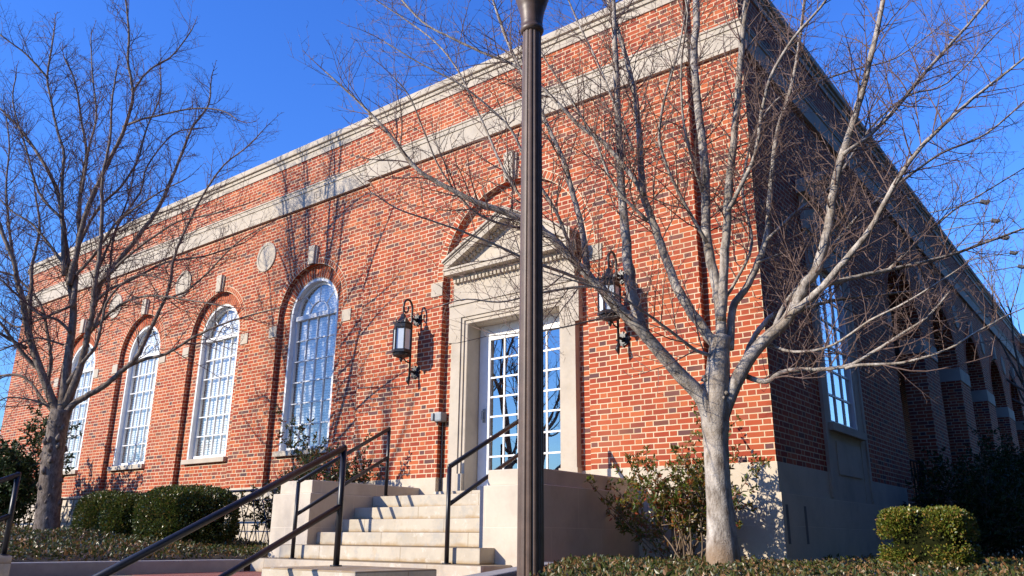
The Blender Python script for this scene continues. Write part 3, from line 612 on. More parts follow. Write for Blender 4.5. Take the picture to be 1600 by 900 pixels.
# ------------------------------------------------------------------ wall lanterns
def hexa(mb, c, r0, z0, r1, z1, n=6):
    vs = []
    for r, z in ((r0, z0), (r1, z1)):
        for k in range(n):
            a = 2*math.pi*(k+0.5)/n; vs.append((c[0]+r*math.cos(a), c[1]+r*math.sin(a), z))
    mb.add(vs, [tuple(reversed(range(n))), tuple(range(n, 2*n))]+[(k, (k+1) % n, n+(k+1) % n, n+k) for k in range(n)])
def lantern(x, yw, label):
    t = thing("wall_lantern", (x, yw, 1.5), label, "lantern", "hexagonal wall lanterns")
    c = (x, yw-0.32); yb = yw-0.13
    q = MB()
    hook = [(x, yb, 1.45), (x, yb, 1.9), (x, yb, 2.40)]+[(x, yb-0.095+0.095*math.cos(a), 2.58+0.135*math.sin(a)) for a in [math.pi*k/10 for k in range(0, 11)]]
    hook += [(x, yb-0.19+0.052-0.052*math.cos(a), 2.56-0.06*math.sin(a)) for a in [math.pi*k/6*1.25 for k in range(1, 7)]]
    q.tube(hook, [0.017]*3+[0.017]*11+[0.015, 0.014, 0.013, 0.013, 0.015, 0.020], 8)
    q.tube([(x, yb, 2.43), (x, yw+0.003, 2.43)], 0.02, 8); q.tube([(x, yb, 1.60), (x, yw+0.003, 1.60)], 0.02, 8)
    q.tube([(x, yb, 1.52), (x, yb-0.03, 1.44), (x, yb, 1.38)], [0.02, 0.03, 0.006], 8)
    q.tube([(x, yb, 1.72), (x, yb-0.10, 1.74), (x, yb-0.155, 1.80), (x, yb-0.17, 1.86)], 0.011, 6)
    q.build("bracket", IRON, t, True)
    for z in (2.43, 1.60):
        q = MB()
        for rr, y0, y1 in ((0.085, yw, yw-0.018), (0.065, yw-0.018, yw-0.032), (0.035, yw-0.032, yw-0.055)): q.tube([(x, y0, z), (x, y1, z)], rr, 16)
        for k in range(8):
            a = 2*math.pi*k/8; q.tube([(x+0.055*math.cos(a), yw-0.01, z+0.055*math.sin(a)), (x+0.10*math.cos(a), yw-0.015, z+0.10*math.sin(a))], [0.022, 0.012], 6)
        q.build("rosette", IRON, t)
    q = MB(); hexa(q, c, 0.142, 2.215, 0.150, 2.235); hexa(q, c, 0.136, 2.235, 0.136, 2.30); hexa(q, c, 0.152, 2.30, 0.152, 2.315); hexa(q, c, 0.120, 2.315, 0.06, 2.40); hexa(q, c, 0.05, 2.40, 0.035, 2.46)
    for k in range(6):
        a = 2*math.pi*(k+0.5)/6; q.tube([(c[0]+0.14*math.cos(a), c[1]+0.14*math.sin(a), 2.31), (c[0]+0.145*math.cos(a), c[1]+0.145*math.sin(a), 2.345), (c[0]+0.15*math.cos(a), c[1]+0.15*math.sin(a), 2.37)], [0.016, 0.012, 0.002], 5)
    q.tube([(c[0], c[1], 2.45), (c[0], c[1], 2.53)], 0.012, 6); q.build("roof_cap", IRON, t)
    q = MB(); hexa(q, c, 0.150, 1.875, 0.142, 1.895); hexa(q, c, 0.158, 1.845, 0.158, 1.875); q.lathe([(0.10, 1.845), (0.135, 1.83), (0.125, 1.80), (0.07, 1.78), (0.03, 1.765), (0.028, 1.745), (0.012, 1.71), (0.002, 1.70)], (c[0], c[1], 0), 18); q.build("base_tray", IRON, t)
    q = MB()
    for k in range(6):
        a = 2*math.pi*(k+0.5)/6; q.tube([(c[0]+0.137*math.cos(a), c[1]+0.137*math.sin(a), 1.89), (c[0]+0.137*math.cos(a), c[1]+0.137*math.sin(a), 2.22)], 0.0125, 6)
    q.build("frame_bars", IRON, t)
    for k in range(6):
        a0, a1 = [2*math.pi*(k+j+0.5)/6 for j in (0, 1)]; q = MB()
        q.face([(c[0]+0.130*math.cos(a0), c[1]+0.130*math.sin(a0), 1.893), (c[0]+0.130*math.cos(a1), c[1]+0.130*math.sin(a1), 1.893), (c[0]+0.130*math.cos(a1), c[1]+0.130*math.sin(a1), 2.216), (c[0]+0.130*math.cos(a0), c[1]+0.130*math.sin(a0), 2.216)])
        q.build("pane", PANE, t)
    return t
L1 = lantern(-5.49, -0.1, "black iron six sided lantern on the wall left of the door, above the handrail")
L2 = copy_tree(L1); L2.location = (-1.80, -0.1, 1.5)
L2['label'] = "black iron six sided lantern right of the door, half hidden by tree limbs"

# ------------------------------------------------------------------ small boxes on the wall
t = thing("brown_floodlight", (-2.435, -0.1, 2.95), "small brown square floodlight on the brick just right of the pediment", "floodlight")
q = MB(); M = Matrix.Translation((-2.43, -0.24, 2.955)) @ Matrix.Rotation(R(12), 4, 'X') @ Matrix.Rotation(R(-14), 4, 'Z'); q.box(-0.095, 0.095, -0.07, 0.05, -0.085, 0.085, M, c=0.008); q.build("housing", BROWNBOX, t)
q = MB(); q.box(-0.075, 0.075, -0.074, -0.069, -0.065, 0.065, M); q.build("lens", DARK, t)
q = MB(); q.box(-2.48, -2.38, -0.16, -0.002, 2.92, 3.0, c=0.01); q.tube([(-2.43, -0.12, 2.96), (-2.43, 0.0, 2.96)], 0.02, 8); q.build("mount", BROWNBOX, t)
t = thing("grey_junction_box", (-4.93, -0.1, 0.87), "small grey metal box with rounded hood on the brick left of the door surround", "junction box")
q = MB(); q.box(-5.02, -4.87, -0.16, -0.02, 0.80, 0.94, c=0.025); q.build("box", GREYBOX, t)
q = MB(); q.box(-5.05, -5.00, -0.19, -0.10, 0.81, 0.93, c=0.02); q.build("lens_cover", GREYBOX, t)
q = MB(); q.tube([(-4.945, -0.03, 0.80), (-4.945, -0.03, -0.25)], 0.014, 8); q.build("recess_shadow_rod", IRON, t)  # dark rod stands in for the shadow along the recess edge
q = MB()
t = thing("standpipe", (-7.55, -0.35, -1.0), "thin dark water pipe with a valve rising behind the iron railing near the steps", "pipe")
q.tube([(-7.62, -0.35, -1.1), (-7.62, -0.35, -0.2)], 0.02, 8); q.tube([(-7.40, -0.35, -1.1), (-7.40, -0.35, -0.28)], 0.016, 8); q.tube([(-7.62, -0.35, -0.75), (-7.40, -0.35, -0.75)], 0.018, 8); q.build("pipes", IRON, t)
q = MB(); q.tube([(-7.55, -0.45, -0.75), (-7.55, -0.43, -0.75)], 0.06, 12); q.tube([(-7.55, -0.43, -0.75), (-7.55, -0.35, -0.75)], 0.015, 6); q.build("valve_wheel", IRON, t)

# ------------------------------------------------------------------ floodlight arms on the parapet of the side wall
fl = None
for k in range(5):
    y = 11.22+1.43*k
    if fl is None:
        t = thing("parapet_floodlight", (0, y, 6.53), "dark floodlight head on a thin arm reaching out from the side parapet against the sky", "floodlight", "floodlights on arms along the side parapet")
        q = MB(); q.tube([(-0.02, y, 6.53), (-0.02, y, 6.62), (0.04, y, 6.64), (1.10, y, 6.64)], 0.014, 6); q.build("arm", GREYBOX, t, True)
        q = MB(); M = Matrix.Translation((1.17, y, 6.62)) @ Matrix.Rotation(R(28), 4, 'Y'); q.box(-0.08, 0.08, -0.06, 0.06, -0.045, 0.04, M, c=0.012); q.box(0.05, 0.11, -0.075, 0.02, -0.015, 0.06, M, c=0.01); q.build("lamp_head", IRON, t)
        fl = t
    else:
        t = copy_tree(fl); t.location = (0, y, 6.53)
for o in [o for o in bpy.data.objects if o.name.startswith("parapet_floodlight")]:
    o['label'] = {0: "nearest and highest of the parapet floodlights seen against the sky", 1: "second parapet floodlight from the nearest, just below the highest one", 2: "middle one of the five parapet floodlights against the sky", 3: "parapet floodlight second from the far low end of the row", 4: "farthest and lowest of the parapet floodlights by the right edge"}[round((o.location.y-11.22)/1.43)]

# ------------------------------------------------------------------ iron railings
def railing(label, f, a0, a1, zb, zt, nposts, group="black iron railings with crossed bars"):
    A = f(a0, zb); t = thing("iron_railing", A, label, "railing", group)
    for k in range(nposts):
        a = a0+(a1-a0)*k/(nposts-1); P = f(a, 0)
        q = MB(); q.box(P[0]-0.027, P[0]+0.027, P[1]-0.027, P[1]+0.027, zb-0.1, zt+0.03); q.build("post", IRON, t)
    def bar(q, p0, p1, r=0.010): q.tube([f(*p0), f(*p1)], r, 4)
    for k in range(nposts-1):
        b0 = a0+(a1-a0)*k/(nposts-1); b1 = a0+(a1-a0)*(k+1)/(nposts-1); q = MB()
        bar(q, (b0, zt), (b1, zt), 0.02); bar(q, (b0, zb+0.06), (b1, zb+0.06), 0.016); bar(q, (b0, zt-0.15), (b1, zt-0.15), 0.009)
        n = 5; wd = (b1-b0)/n
        for j in range(n):
            c0 = b0+wd*j; cm = c0+wd/2; c1 = c0+wd
            bar(q, (c0, zt-0.15), (c0, zt)); bar(q, (cm, zt-0.15), (cm, zt))
            bar(q, (c0+wd*0.06, zb+0.06), (cm, zt)); bar(q, (cm, zt), (c1-wd*0.06, zb+0.06))
            bar(q, (c0, zt-0.15), (cm, zb+0.06)); bar(q, (cm, zb+0.06), (c1, zt-0.15)); bar(q, (c0+wd*0.27, zb+0.46), (c1-wd*0.27, zb+0.46))
        q.build("panel", IRON, t)
    return t
railing("long low black iron railing with crossed bars left of the steps", lambda a, z: (a, -1.0, z), -20.45, -6.08, -1.05, -0.14, 6)
railing("short black iron railing in the first shaded arch round the corner", lambda a, z: (-0.30, a, z), 6.1, 8.45, -0.3, 0.62, 2)

# ------------------------------------------------------------------ lamp post
LX, LY = 0.373, -4.963
t = thing("lamp_post", (LX, LY, -1.12), "tall fluted dark bronze lamp post standing in the foreground before the door", "lamp post")
flute = lambda k: 1.0 if k % 4 in (0, 1) else (0.90 if k % 4 == 2 else 0.90)
q = MB(); q.lathe([(0.079, -1.3), (0.0755, 0.3), (0.070, 1.5), (0.0645, 2.53)], (LX, LY, 0), 48, lambda k: (1.0, 0.985, 0.90, 0.985)[k % 4]); q.build("shaft", BRONZE, t)
q = MB(); q.lathe([(0.066, 2.525), (0.078, 2.535), (0.083, 2.552), (0.078, 2.57), (0.071, 2.575), (0.076, 2.592), (0.074, 2.61), (0.084, 2.69), (0.089, 2.705), (0.089, 2.72), (0.097, 2.735), (0.112, 2.79), (0.118, 2.81), (0.118, 2.86), (0.10, 2.88)], (LX, LY, 0), 40); q.build("capital", BRONZE, t, True)
q = MB(); q.lathe([(0.13, -1.3), (0.13, -1.14), (0.10, -1.12), (0.081, -1.10)], (LX, LY, 0), 24); q.build("base", BRONZE, t)
q = MB(); q.lathe([(0.10, 2.88), (0.17, 2.95), (0.20, 3.08), (0.18, 3.25), (0.12, 3.40), (0.05, 3.48)], (LX, LY, 0), 24); q.build("globe", PANE, t, True)
q = MB(); q.lathe([(0.06, 3.47), (0.05, 3.52), (0.015, 3.56), (0.012, 3.66), (0.002, 3.70)], (LX, LY, 0), 16); q.build("finial", BRONZE, t, True)

# ------------------------------------------------------------------ trees
rng = random.Random(7)
def rv(r=rng): 
    while True:
        v = Vector((r.uniform(-1, 1), r.uniform(-1, 1), r.uniform(-1, 1)))
        if 0.05 < v.length < 1: return v.normalized()
def crom(P, m):
    out = []; n = len(P)
    for i in range(n-1):
        p0, p1, p2, p3 = P[max(i-1, 0)], P[i], P[i+1], P[min(i+2, n-1)]
        for k in range(m):
            t = k/m; out.append(tuple(0.5*((2*b)+(-a+c)*t+(2*a-5*b+4*c-d)*t*t+(-a+3*b-3*c+d)*t**3) for a, b, c, d in zip(p0, p1, p2, p3)))
    out.append(tuple(P[-1])); return out
def twig(mb, p, d, L, r, lvl, up, r_, stat, dens=1.0, gnarl=0.16):
    n = max(2, int(L/0.11)) if lvl < 3 else 1
    st = L/n; path = [p.copy()]; dirs = [d.copy()]
    for i in range(n):
        d = (d + rv(r_)*gnarl + Vector((0, 0, up))).normalized(); p = p + d*st; path.append(p.copy()); dirs.append(d.copy())
    rad = [r*(1-0.72*i/n) for i in range(n+1)]
    mb.tube(path, rad, 4 if r > 0.004 else 3, cap=False); stat[0] += 1
    if lvl >= 3: return
    gap = (0.10, 0.085, 0.062)[lvl]/dens; s = gap*r_.uniform(0.6, 1.4)
    while s < L:
        i = min(int(s/st), n-1); f = s/st-i; q = path[i].lerp(path[i+1], f); tt = dirs[i+1]
        side = tt.cross(rv(r_)).normalized()
        nd = (tt*r_.uniform(0.35, 0.8)+side*r_.uniform(0.6, 1.0)+Vector((0, 0, 0.18))).normalized()
        rem = (1-0.6*s/L)
        if lvl == 0: l2 = r_.uniform(0.18, 0.55)*rem
        elif lvl == 1: l2 = r_.uniform(0.05, 0.16)*rem
        else: l2 = r_.uniform(0.015, 0.04)
        twig(mb, q, nd, l2, max(r*(0.55, 0.65, 0.8)[lvl], 0.0019), lvl+1, up*0.9, r_, stat, dens, gnarl)
        s += gap*r_.uniform(0.6, 1.5)
def limb_twigs(mb, pts, r_, stat, t0, gap, lmin, lmax, dens, up, maxlvl_start=0):
    P = [Vector(a[:3]) for a in pts]; rr = [a[3] for a in pts]
    acc = 0; nxt = r_.uniform(0, gap); tot = sum((b-a).length for a, b in zip(P, P[1:])); run = 0
    for i in range(len(P)-1):
        seg = P[i+1]-P[i]; L = seg.length
        if L < 1e-6: continue
        while nxt < run+L:
            f = (nxt-run)/L; tt = nxt/tot
            if tt > t0:
                q = P[i].lerp(P[i+1], f); rad = rr[i]+(rr[i+1]-rr[i])*f; td = seg.normalized()
                side = td.cross(rv(r_)).normalized()
                nd = (td*r_.uniform(0.3, 0.9)+side*r_.uniform(0.6, 1.0)+Vector((0, 0, 0.22))).normalized()
                twig(mb, q, nd, r_.uniform(lmin, lmax)*(1-0.35*tt), min(0.0075, max(0.0032, rad*0.45)), maxlvl_start, up, r_, stat, dens)
            nxt += gap*r_.uniform(0.55, 1.5)
        run += L
    # a tip that carries on
    td = (P[-1]-P[-2]).normalized(); twig(mb, P[-1], td, r_.uniform(0.3, 0.6), max(0.0022, rr[-1]*0.9), 1, up, r_, stat, dens)
def traced_tree(limbs, name, label, bark, twigm, seed, gap, lmin, lmax, dens, up, rough):
    r_ = random.Random(seed); base = limbs[0][0]
    t = thing(name, (base[0], base[1], base[2]), label, "tree", "bare winter trees before the brick building")
    tr = MB(); br = MB(); stat = [0]
    for li, l in enumerate(limbs):
        l = list(l)
        if li == 0:
            l = [(l[0][0], l[0][1], l[0][2]-0.25, l[0][3]*1.4), (l[0][0], l[0][1], l[0][2]-0.05, l[0][3]*1.15)]+[(a[0], a[1], a[2], a[3]) for a in l[1:]]
        S = crom(l, 6 if l[0][3] > 0.03 else 4)
        J = []
        for k, a in enumerate(S):
            w = 0 if k in (0, len(S)-1) else (a[3]*rough if a[3] < 0.05 else a[3]*0.02); v = rv(r_)*w
            J.append((a[0]+v.x, a[1]+v.y, a[2]+v.z, a[3]*(1+r_.uniform(-.02, .02))))
        tr.tube([a[:3] for a in J], [max(0.002, a[3]) for a in J], 14 if J[0][3] > 0.06 else (10 if J[0][3] > 0.02 else 6))
        if li: limb_twigs(br, J, r_, stat, 0.22 if J[0][3] > 0.03 else 0.06, gap, lmin, lmax, dens, up)
    # knobbly collars round the crotch
    c = limbs[0][-3]
    for k in range(26):
        v = rv(r_); rad = c[3]*1.0
        q = Vector((c[0], c[1], c[2]+r_.uniform(-0.25, 0.22)))+Vector((v.x, v.y, 0)).normalized()*rad*0.95
        s = r_.uniform(0.006, 0.02); tr.tube([q-Vector((v.x, v.y, 0))*s, q+Vector((v.x, v.y, 0.3))*s*0.6, q+Vector((v.x, v.y, 0.4))*s*1.2], [s*1.2, s*1.1, s*0.4], 6)
    if rough > 0.2:      # ragged trunk: knots and broken stubs
        for k in range(60):
            f = r_.random(); i = min(int(f*(len(limbs[0])-1)), len(limbs[0])-2); g = f*(len(limbs[0])-1)-i
            A = Vector(limbs[0][i][:3]).lerp(Vector(limbs[0][i+1][:3]), g); rad = limbs[0][i][3]; v = rv(r_); v.z *= 0.3; v.normalize(); q = A+v*rad*0.93; s = r_.uniform(0.012, 0.045)
            tr.tube([q-v*s*0.8+Vector((0, 0, -s)), q+v*s*0.35, q+v*s*0.3+Vector((0, 0, s*1.4))], [s*0.9, s*1.0, s*0.35], 7)
    a = tr.build("trunk", bark, t, True); b = br.build("branches", twigm, t)
    print(name, 'twigs', stat[0], 'faces', len(br.f)); return t
RIGHT_LIMBS=[
 [(0.27,-2.13,-1.01,0.1285),(0.27,-2.13,-0.6,0.1144),(0.27,-2.14,-0.28,0.105),(0.27,-2.13,-0.01,0.109),(0.28,-2.13,0.22,0.1241),(0.3,-2.12,0.42,0.1194),(0.33,-2.09,0.73,0.0979),(0.36,-2.07,0.94,0.0842)],
 [(0.25,-2.15,0.16,0.0861),(0.21,-2.22,0.37,0.0713),(0.08,-2.37,0.57,0.0628),(-0.04,-2.51,0.77,0.0568),(-0.15,-2.64,0.96,0.0519),(-0.28,-2.78,1.14,0.0474),(-0.4,-2.92,1.34,0.0432),(-0.52,-3.06,1.52,0.0396),(-0.62,-3.17,1.68,0.0366),(-0.75,-3.32,1.84,0.0333),(-0.94,-3.51,1.97,0.0296),(-1.14,-3.72,2.06,0.0259),(-1.35,-3.93,2.2,0.0222),(-1.55,-4.14,2.37,0.0185),(-1.75,-4.38,2.74,0.0138),(-1.96,-4.6,3.04,0.0097),(-2.13,-4.79,3.26,0.0066)],
 [(-0.21,-2.51,0.98,0.0576),(-0.25,-2.52,1.21,0.0536),(-0.3,-2.53,1.43,0.0508),(-0.33,-2.52,1.86,0.0467),(-0.37,-2.5,2.4,0.042),(-0.41,-2.46,3.13,0.0364),(-0.44,-2.42,3.9,0.031),(-0.47,-2.38,4.72,0.0255),(-0.49,-2.36,5.24,0.0222)],
 [(-0.59,-2.81,1.57,0.0322),(-0.65,-2.79,1.98,0.0283),(-0.75,-2.8,2.4,0.0255),(-0.84,-2.82,2.76,0.0233),(-0.97,-2.86,3.1,0.0214),(-1.1,-2.9,3.45,0.0194),(-1.26,-2.97,3.86,0.0173),(-1.42,-3.03,4.28,0.0151),(-1.57,-3.08,4.8,0.0126)],
 [(0.34,-2.08,0.81,0.052),(0.2,-2.14,1.05,0.0478),(0.06,-2.2,1.33,0.0447),(-0.05,-2.23,1.65,0.042),(-0.17,-2.26,2.1,0.0387),(-0.26,-2.28,2.45,0.0363),(-0.3,-2.23,3.04,0.0327),(-0.36,-2.2,3.67,0.0291),(-0.47,-2.22,4.25,0.0258),(-0.61,-2.25,4.86,0.0224),(-0.71,-2.27,5.4,0.0195)],
 [(-0.15,-2.47,2.32,0.0248),(-0.25,-2.54,2.55,0.0228),(-0.44,-2.68,2.87,0.0206),(-0.65,-2.82,3.08,0.019),(-0.87,-2.99,3.41,0.0171),(-1.19,-3.21,3.78,0.0149),(-1.4,-3.37,3.9,0.0137),(-1.67,-3.57,4.08,0.0122),(-1.94,-3.77,4.29,0.0107),(-2.18,-3.94,4.65,0.0091)],
 [(0.36,-2.07,0.91,0.0522),(0.35,-2.03,1.16,0.0501),(0.31,-2,1.52,0.0482),(0.25,-1.99,1.89,0.0466),(0.22,-1.87,2.82,0.0433),(0.17,-1.82,3.43,0.0413),(0.14,-1.77,4.09,0.0394),(0.16,-1.69,4.6,0.038),(0.15,-1.6,5.41,0.0358)],
 [(0.37,-2.06,1.09,0.0473),(0.43,-2.07,1.57,0.0426),(0.5,-2.07,2.06,0.0392),(0.55,-2.07,2.44,0.037),(0.62,-2.06,2.83,0.0348),(0.72,-2.05,3.49,0.0314),(0.8,-2.04,4.04,0.0287),(0.91,-2.02,4.61,0.0261)],
 [(0.55,-2.17,2.08,0.0213),(0.69,-2.15,2.31,0.0194),(0.84,-2.13,2.6,0.0178),(0.94,-2.16,2.95,0.0162),(1.07,-2.18,3.3,0.0148),(1.3,-2.13,3.65,0.0132),(1.56,-2.05,3.93,0.0117),(1.72,-2.01,4.16,0.0107)],
 [(0.41,-2.02,0.82,0.039),(0.43,-1.91,1.24,0.0349),(0.52,-1.79,1.44,0.0332),(0.61,-1.65,1.73,0.0312),(0.67,-1.55,1.99,0.0296),(0.7,-1.42,2.5,0.0269),(0.76,-1.24,3.2,0.0234),(0.88,-1.03,3.78,0.0206),(0.98,-0.83,4.48,0.0174),(1.08,-0.61,5.42,0.0133)],
 [(0.28,-2.13,0.09,0.0808),(0.35,-2.1,0.27,0.0698),(0.45,-2.06,0.49,0.0636),(0.59,-1.99,0.74,0.0582),(0.73,-1.91,0.91,0.0546),(0.86,-1.84,1.03,0.0518),(0.95,-1.79,1.18,0.0495),(1.05,-1.75,1.38,0.0469),(1.15,-1.69,1.53,0.0447),(1.29,-1.64,1.95,0.0403),(1.34,-1.63,2.19,0.0379),(1.46,-1.6,2.59,0.0343),(1.64,-1.52,3.1,0.0299),(1.79,-1.46,3.59,0.026),(1.92,-1.42,4.02,0.0228),(2.02,-1.39,4.47,0.0197)],
 [(0.94,-1.86,1.1,0.0359),(1.08,-1.81,1.21,0.0329),(1.24,-1.76,1.36,0.0304),(1.42,-1.71,1.56,0.0277),(1.61,-1.65,1.78,0.025),(1.75,-1.62,2,0.0229),(1.89,-1.6,2.22,0.0209),(2.09,-1.54,2.49,0.0182),(2.31,-1.47,2.7,0.0159),(2.55,-1.39,2.91,0.0135),(2.82,-1.3,3.11,0.011),(3.05,-1.22,3.29,0.0088)],
 [(1.22,-1.77,1.34,0.023),(1.44,-1.49,1.45,0.02),(1.7,-1.18,1.56,0.0176),(2.06,-0.74,1.73,0.0147),(2.4,-0.34,1.93,0.0122),(2.75,0.08,2.15,0.0098)],
 [(1.5,-1.68,2.58,0.0212),(1.66,-1.41,2.81,0.0196),(1.87,-1.04,3.21,0.018),(2.08,-0.67,3.67,0.0167),(2.3,-0.3,4.11,0.0155),(2.54,0.08,4.57,0.0142),(2.8,0.49,5.11,0.0129)],
 [(0.49,-1.96,0.59,0.0258),(0.68,-1.93,0.51,0.0224),(0.88,-1.9,0.59,0.0199),(1.31,-1.82,0.58,0.0155),(1.57,-1.78,0.69,0.013),(1.81,-1.76,0.82,0.0108),(2.01,-1.75,0.93,0.0089),(2.2,-1.76,1.11,0.007)],
 [(1.36,-1.91,0.55,0.0144),(1.48,-1.89,0.57,0.013),(1.79,-1.83,0.56,0.0106),(2.12,-1.77,0.64,0.0084),(2.33,-1.75,0.75,0.007),(2.57,-1.73,0.86,0.0056)],
 [(0.72,-1.79,0.95,0.0235),(0.81,-1.55,1.32,0.0212),(1.07,-1.09,1.84,0.0188),(1.31,-0.69,2.32,0.0168),(1.62,-0.24,2.75,0.0149),(2,0.3,3.22,0.0128),(2.4,0.82,3.55,0.0108),(2.85,1.43,4.16,0.0084)],
 [(1.65,-1.18,1.57,0.0132),(1.88,-0.76,1.94,0.0108),(2.12,-0.35,2.3,0.0092),(2.38,0.05,2.58,0.0078),(2.71,0.55,2.94,0.0061)],
 [(0.49,-1.96,0.61,0.0309),(0.51,-1.79,0.88,0.0269),(0.56,-1.65,1.06,0.025),(0.65,-1.47,1.23,0.0229),(0.76,-1.27,1.27,0.021),(1.01,-0.85,1.45,0.0172),(1.36,-0.29,1.59,0.0124),(1.74,0.3,1.73,0.0076)],
 [(0.64,-1.84,0.89,0.0156),(0.93,-1.85,0.76,0.0129),(1.26,-1.86,0.77,0.0107),(1.6,-1.9,0.93,0.0085),(1.92,-1.95,1.03,0.0067),(2.33,-2.04,1.2,0.0045)],
 [(-0.52,-2.76,1.41,0.0186),(-0.69,-3.06,1.49,0.0154),(-0.84,-3.34,1.55,0.0132),(-1.02,-3.68,1.66,0.0109),(-1.16,-3.95,1.73,0.0092),(-1.29,-4.21,1.78,0.0076),(-1.42,-4.47,1.83,0.0061),(-1.51,-4.69,1.93,0.0048)],
 [(-0.53,-2.77,1.41,0.016),(-0.72,-3.02,1.35,0.0127),(-0.9,-3.27,1.26,0.0103),(-1.07,-3.51,1.17,0.0082),(-1.24,-3.75,1.17,0.0064),(-1.37,-3.94,1.09,0.005)],
 [(-0.67,-2.88,1.63,0.0188),(-0.76,-3.07,2.11,0.0154),(-0.9,-3.27,2.47,0.0133),(-1,-3.44,2.86,0.0114),(-1.15,-3.64,3.1,0.01),(-1.33,-3.86,3.3,0.0086),(-1.56,-4.12,3.46,0.0071),(-1.8,-4.4,3.66,0.0055)],
 [(-0.81,-2.99,1.79,0.0189),(-1.05,-3.07,2.18,0.0165),(-1.3,-3.16,2.62,0.0146),(-1.48,-3.2,3.05,0.0132),(-1.66,-3.26,3.49,0.0119),(-1.84,-3.32,3.91,0.0106),(-2.09,-3.42,4.3,0.0093),(-2.43,-3.59,4.65,0.0079),(-2.78,-3.78,4.98,0.0065)],
 [(-0.95,-3.1,1.95,0.0136),(-1.11,-3.39,1.95,0.0116),(-1.25,-3.68,2.03,0.0101),(-1.35,-4.01,2.32,0.0083),(-1.36,-4.27,2.66,0.0068),(-1.37,-4.44,2.9,0.0058),(-1.41,-4.61,3.03,0.0051)],
 [(-0.28,-2.57,1.14,0.0105),(-0.43,-2.94,1.03,0.0083),(-0.55,-3.27,0.91,0.0069),(-0.68,-3.64,0.81,0.0054),(-0.8,-4,0.72,0.0042)],
 [(0.35,-2.07,0.74,0.0181),(0.22,-2.28,0.78,0.0155),(0.1,-2.52,0.92,0.0132),(-0.02,-2.75,1.06,0.0112),(-0.17,-3.03,1.2,0.009),(-0.36,-3.35,1.27,0.0068),(-0.54,-3.66,1.33,0.0048)],
 [(-0.22,-2.52,2.8,0.014),(-0.4,-2.55,3.37,0.0117),(-0.58,-2.59,3.94,0.0101),(-0.74,-2.64,4.37,0.0091),(-0.91,-2.69,4.9,0.0078)],
 [(0.3,-2.11,1.84,0.019),(0.17,-2.39,2.3,0.0155),(0.11,-2.6,2.76,0.0133),(0.22,-2.65,3.18,0.0116),(0.38,-2.66,3.6,0.01),(0.53,-2.7,4.08,0.0082)],
 [(-0.13,-2.45,2.06,0.0164),(-0.32,-2.73,2.37,0.0132),(-0.4,-2.92,2.79,0.011),(-0.53,-3.16,3.2,0.0089),(-0.66,-3.39,3.56,0.0071),(-0.75,-3.58,3.92,0.0055)],
 [(0.36,-2.06,1.21,0.0159),(0.46,-1.89,1.49,0.0148),(0.57,-1.68,1.91,0.0138),(0.48,-1.58,2.5,0.0127),(0.54,-1.37,3.14,0.0117),(0.72,-1.09,3.66,0.0108),(0.92,-0.84,3.86,0.0102),(1.35,-0.33,4.19,0.009),(1.74,0.12,4.43,0.008),(2.17,0.63,4.96,0.0067)],
 [(0.75,-1.76,1.88,0.0163),(0.94,-1.41,2.24,0.0145),(1.18,-1.01,2.59,0.0132),(1.49,-0.44,3.38,0.0114),(1.82,0.06,3.89,0.0101),(2.15,0.52,4.15,0.0089),(2.67,1.28,5.02,0.0069)],
 [(0.66,-1.83,1.65,0.0134),(0.82,-1.26,1.91,0.0115),(1.03,-0.65,2.17,0.01),(1.26,0,2.48,0.0085),(1.59,0.81,2.9,0.0067)],
 [(0.29,-2.12,2.36,0.0166),(0.29,-2.43,2.91,0.0131),(0.4,-2.65,3.45,0.0108),(0.55,-2.77,3.88,0.0091),(0.55,-2.93,4.14,0.008)],
]
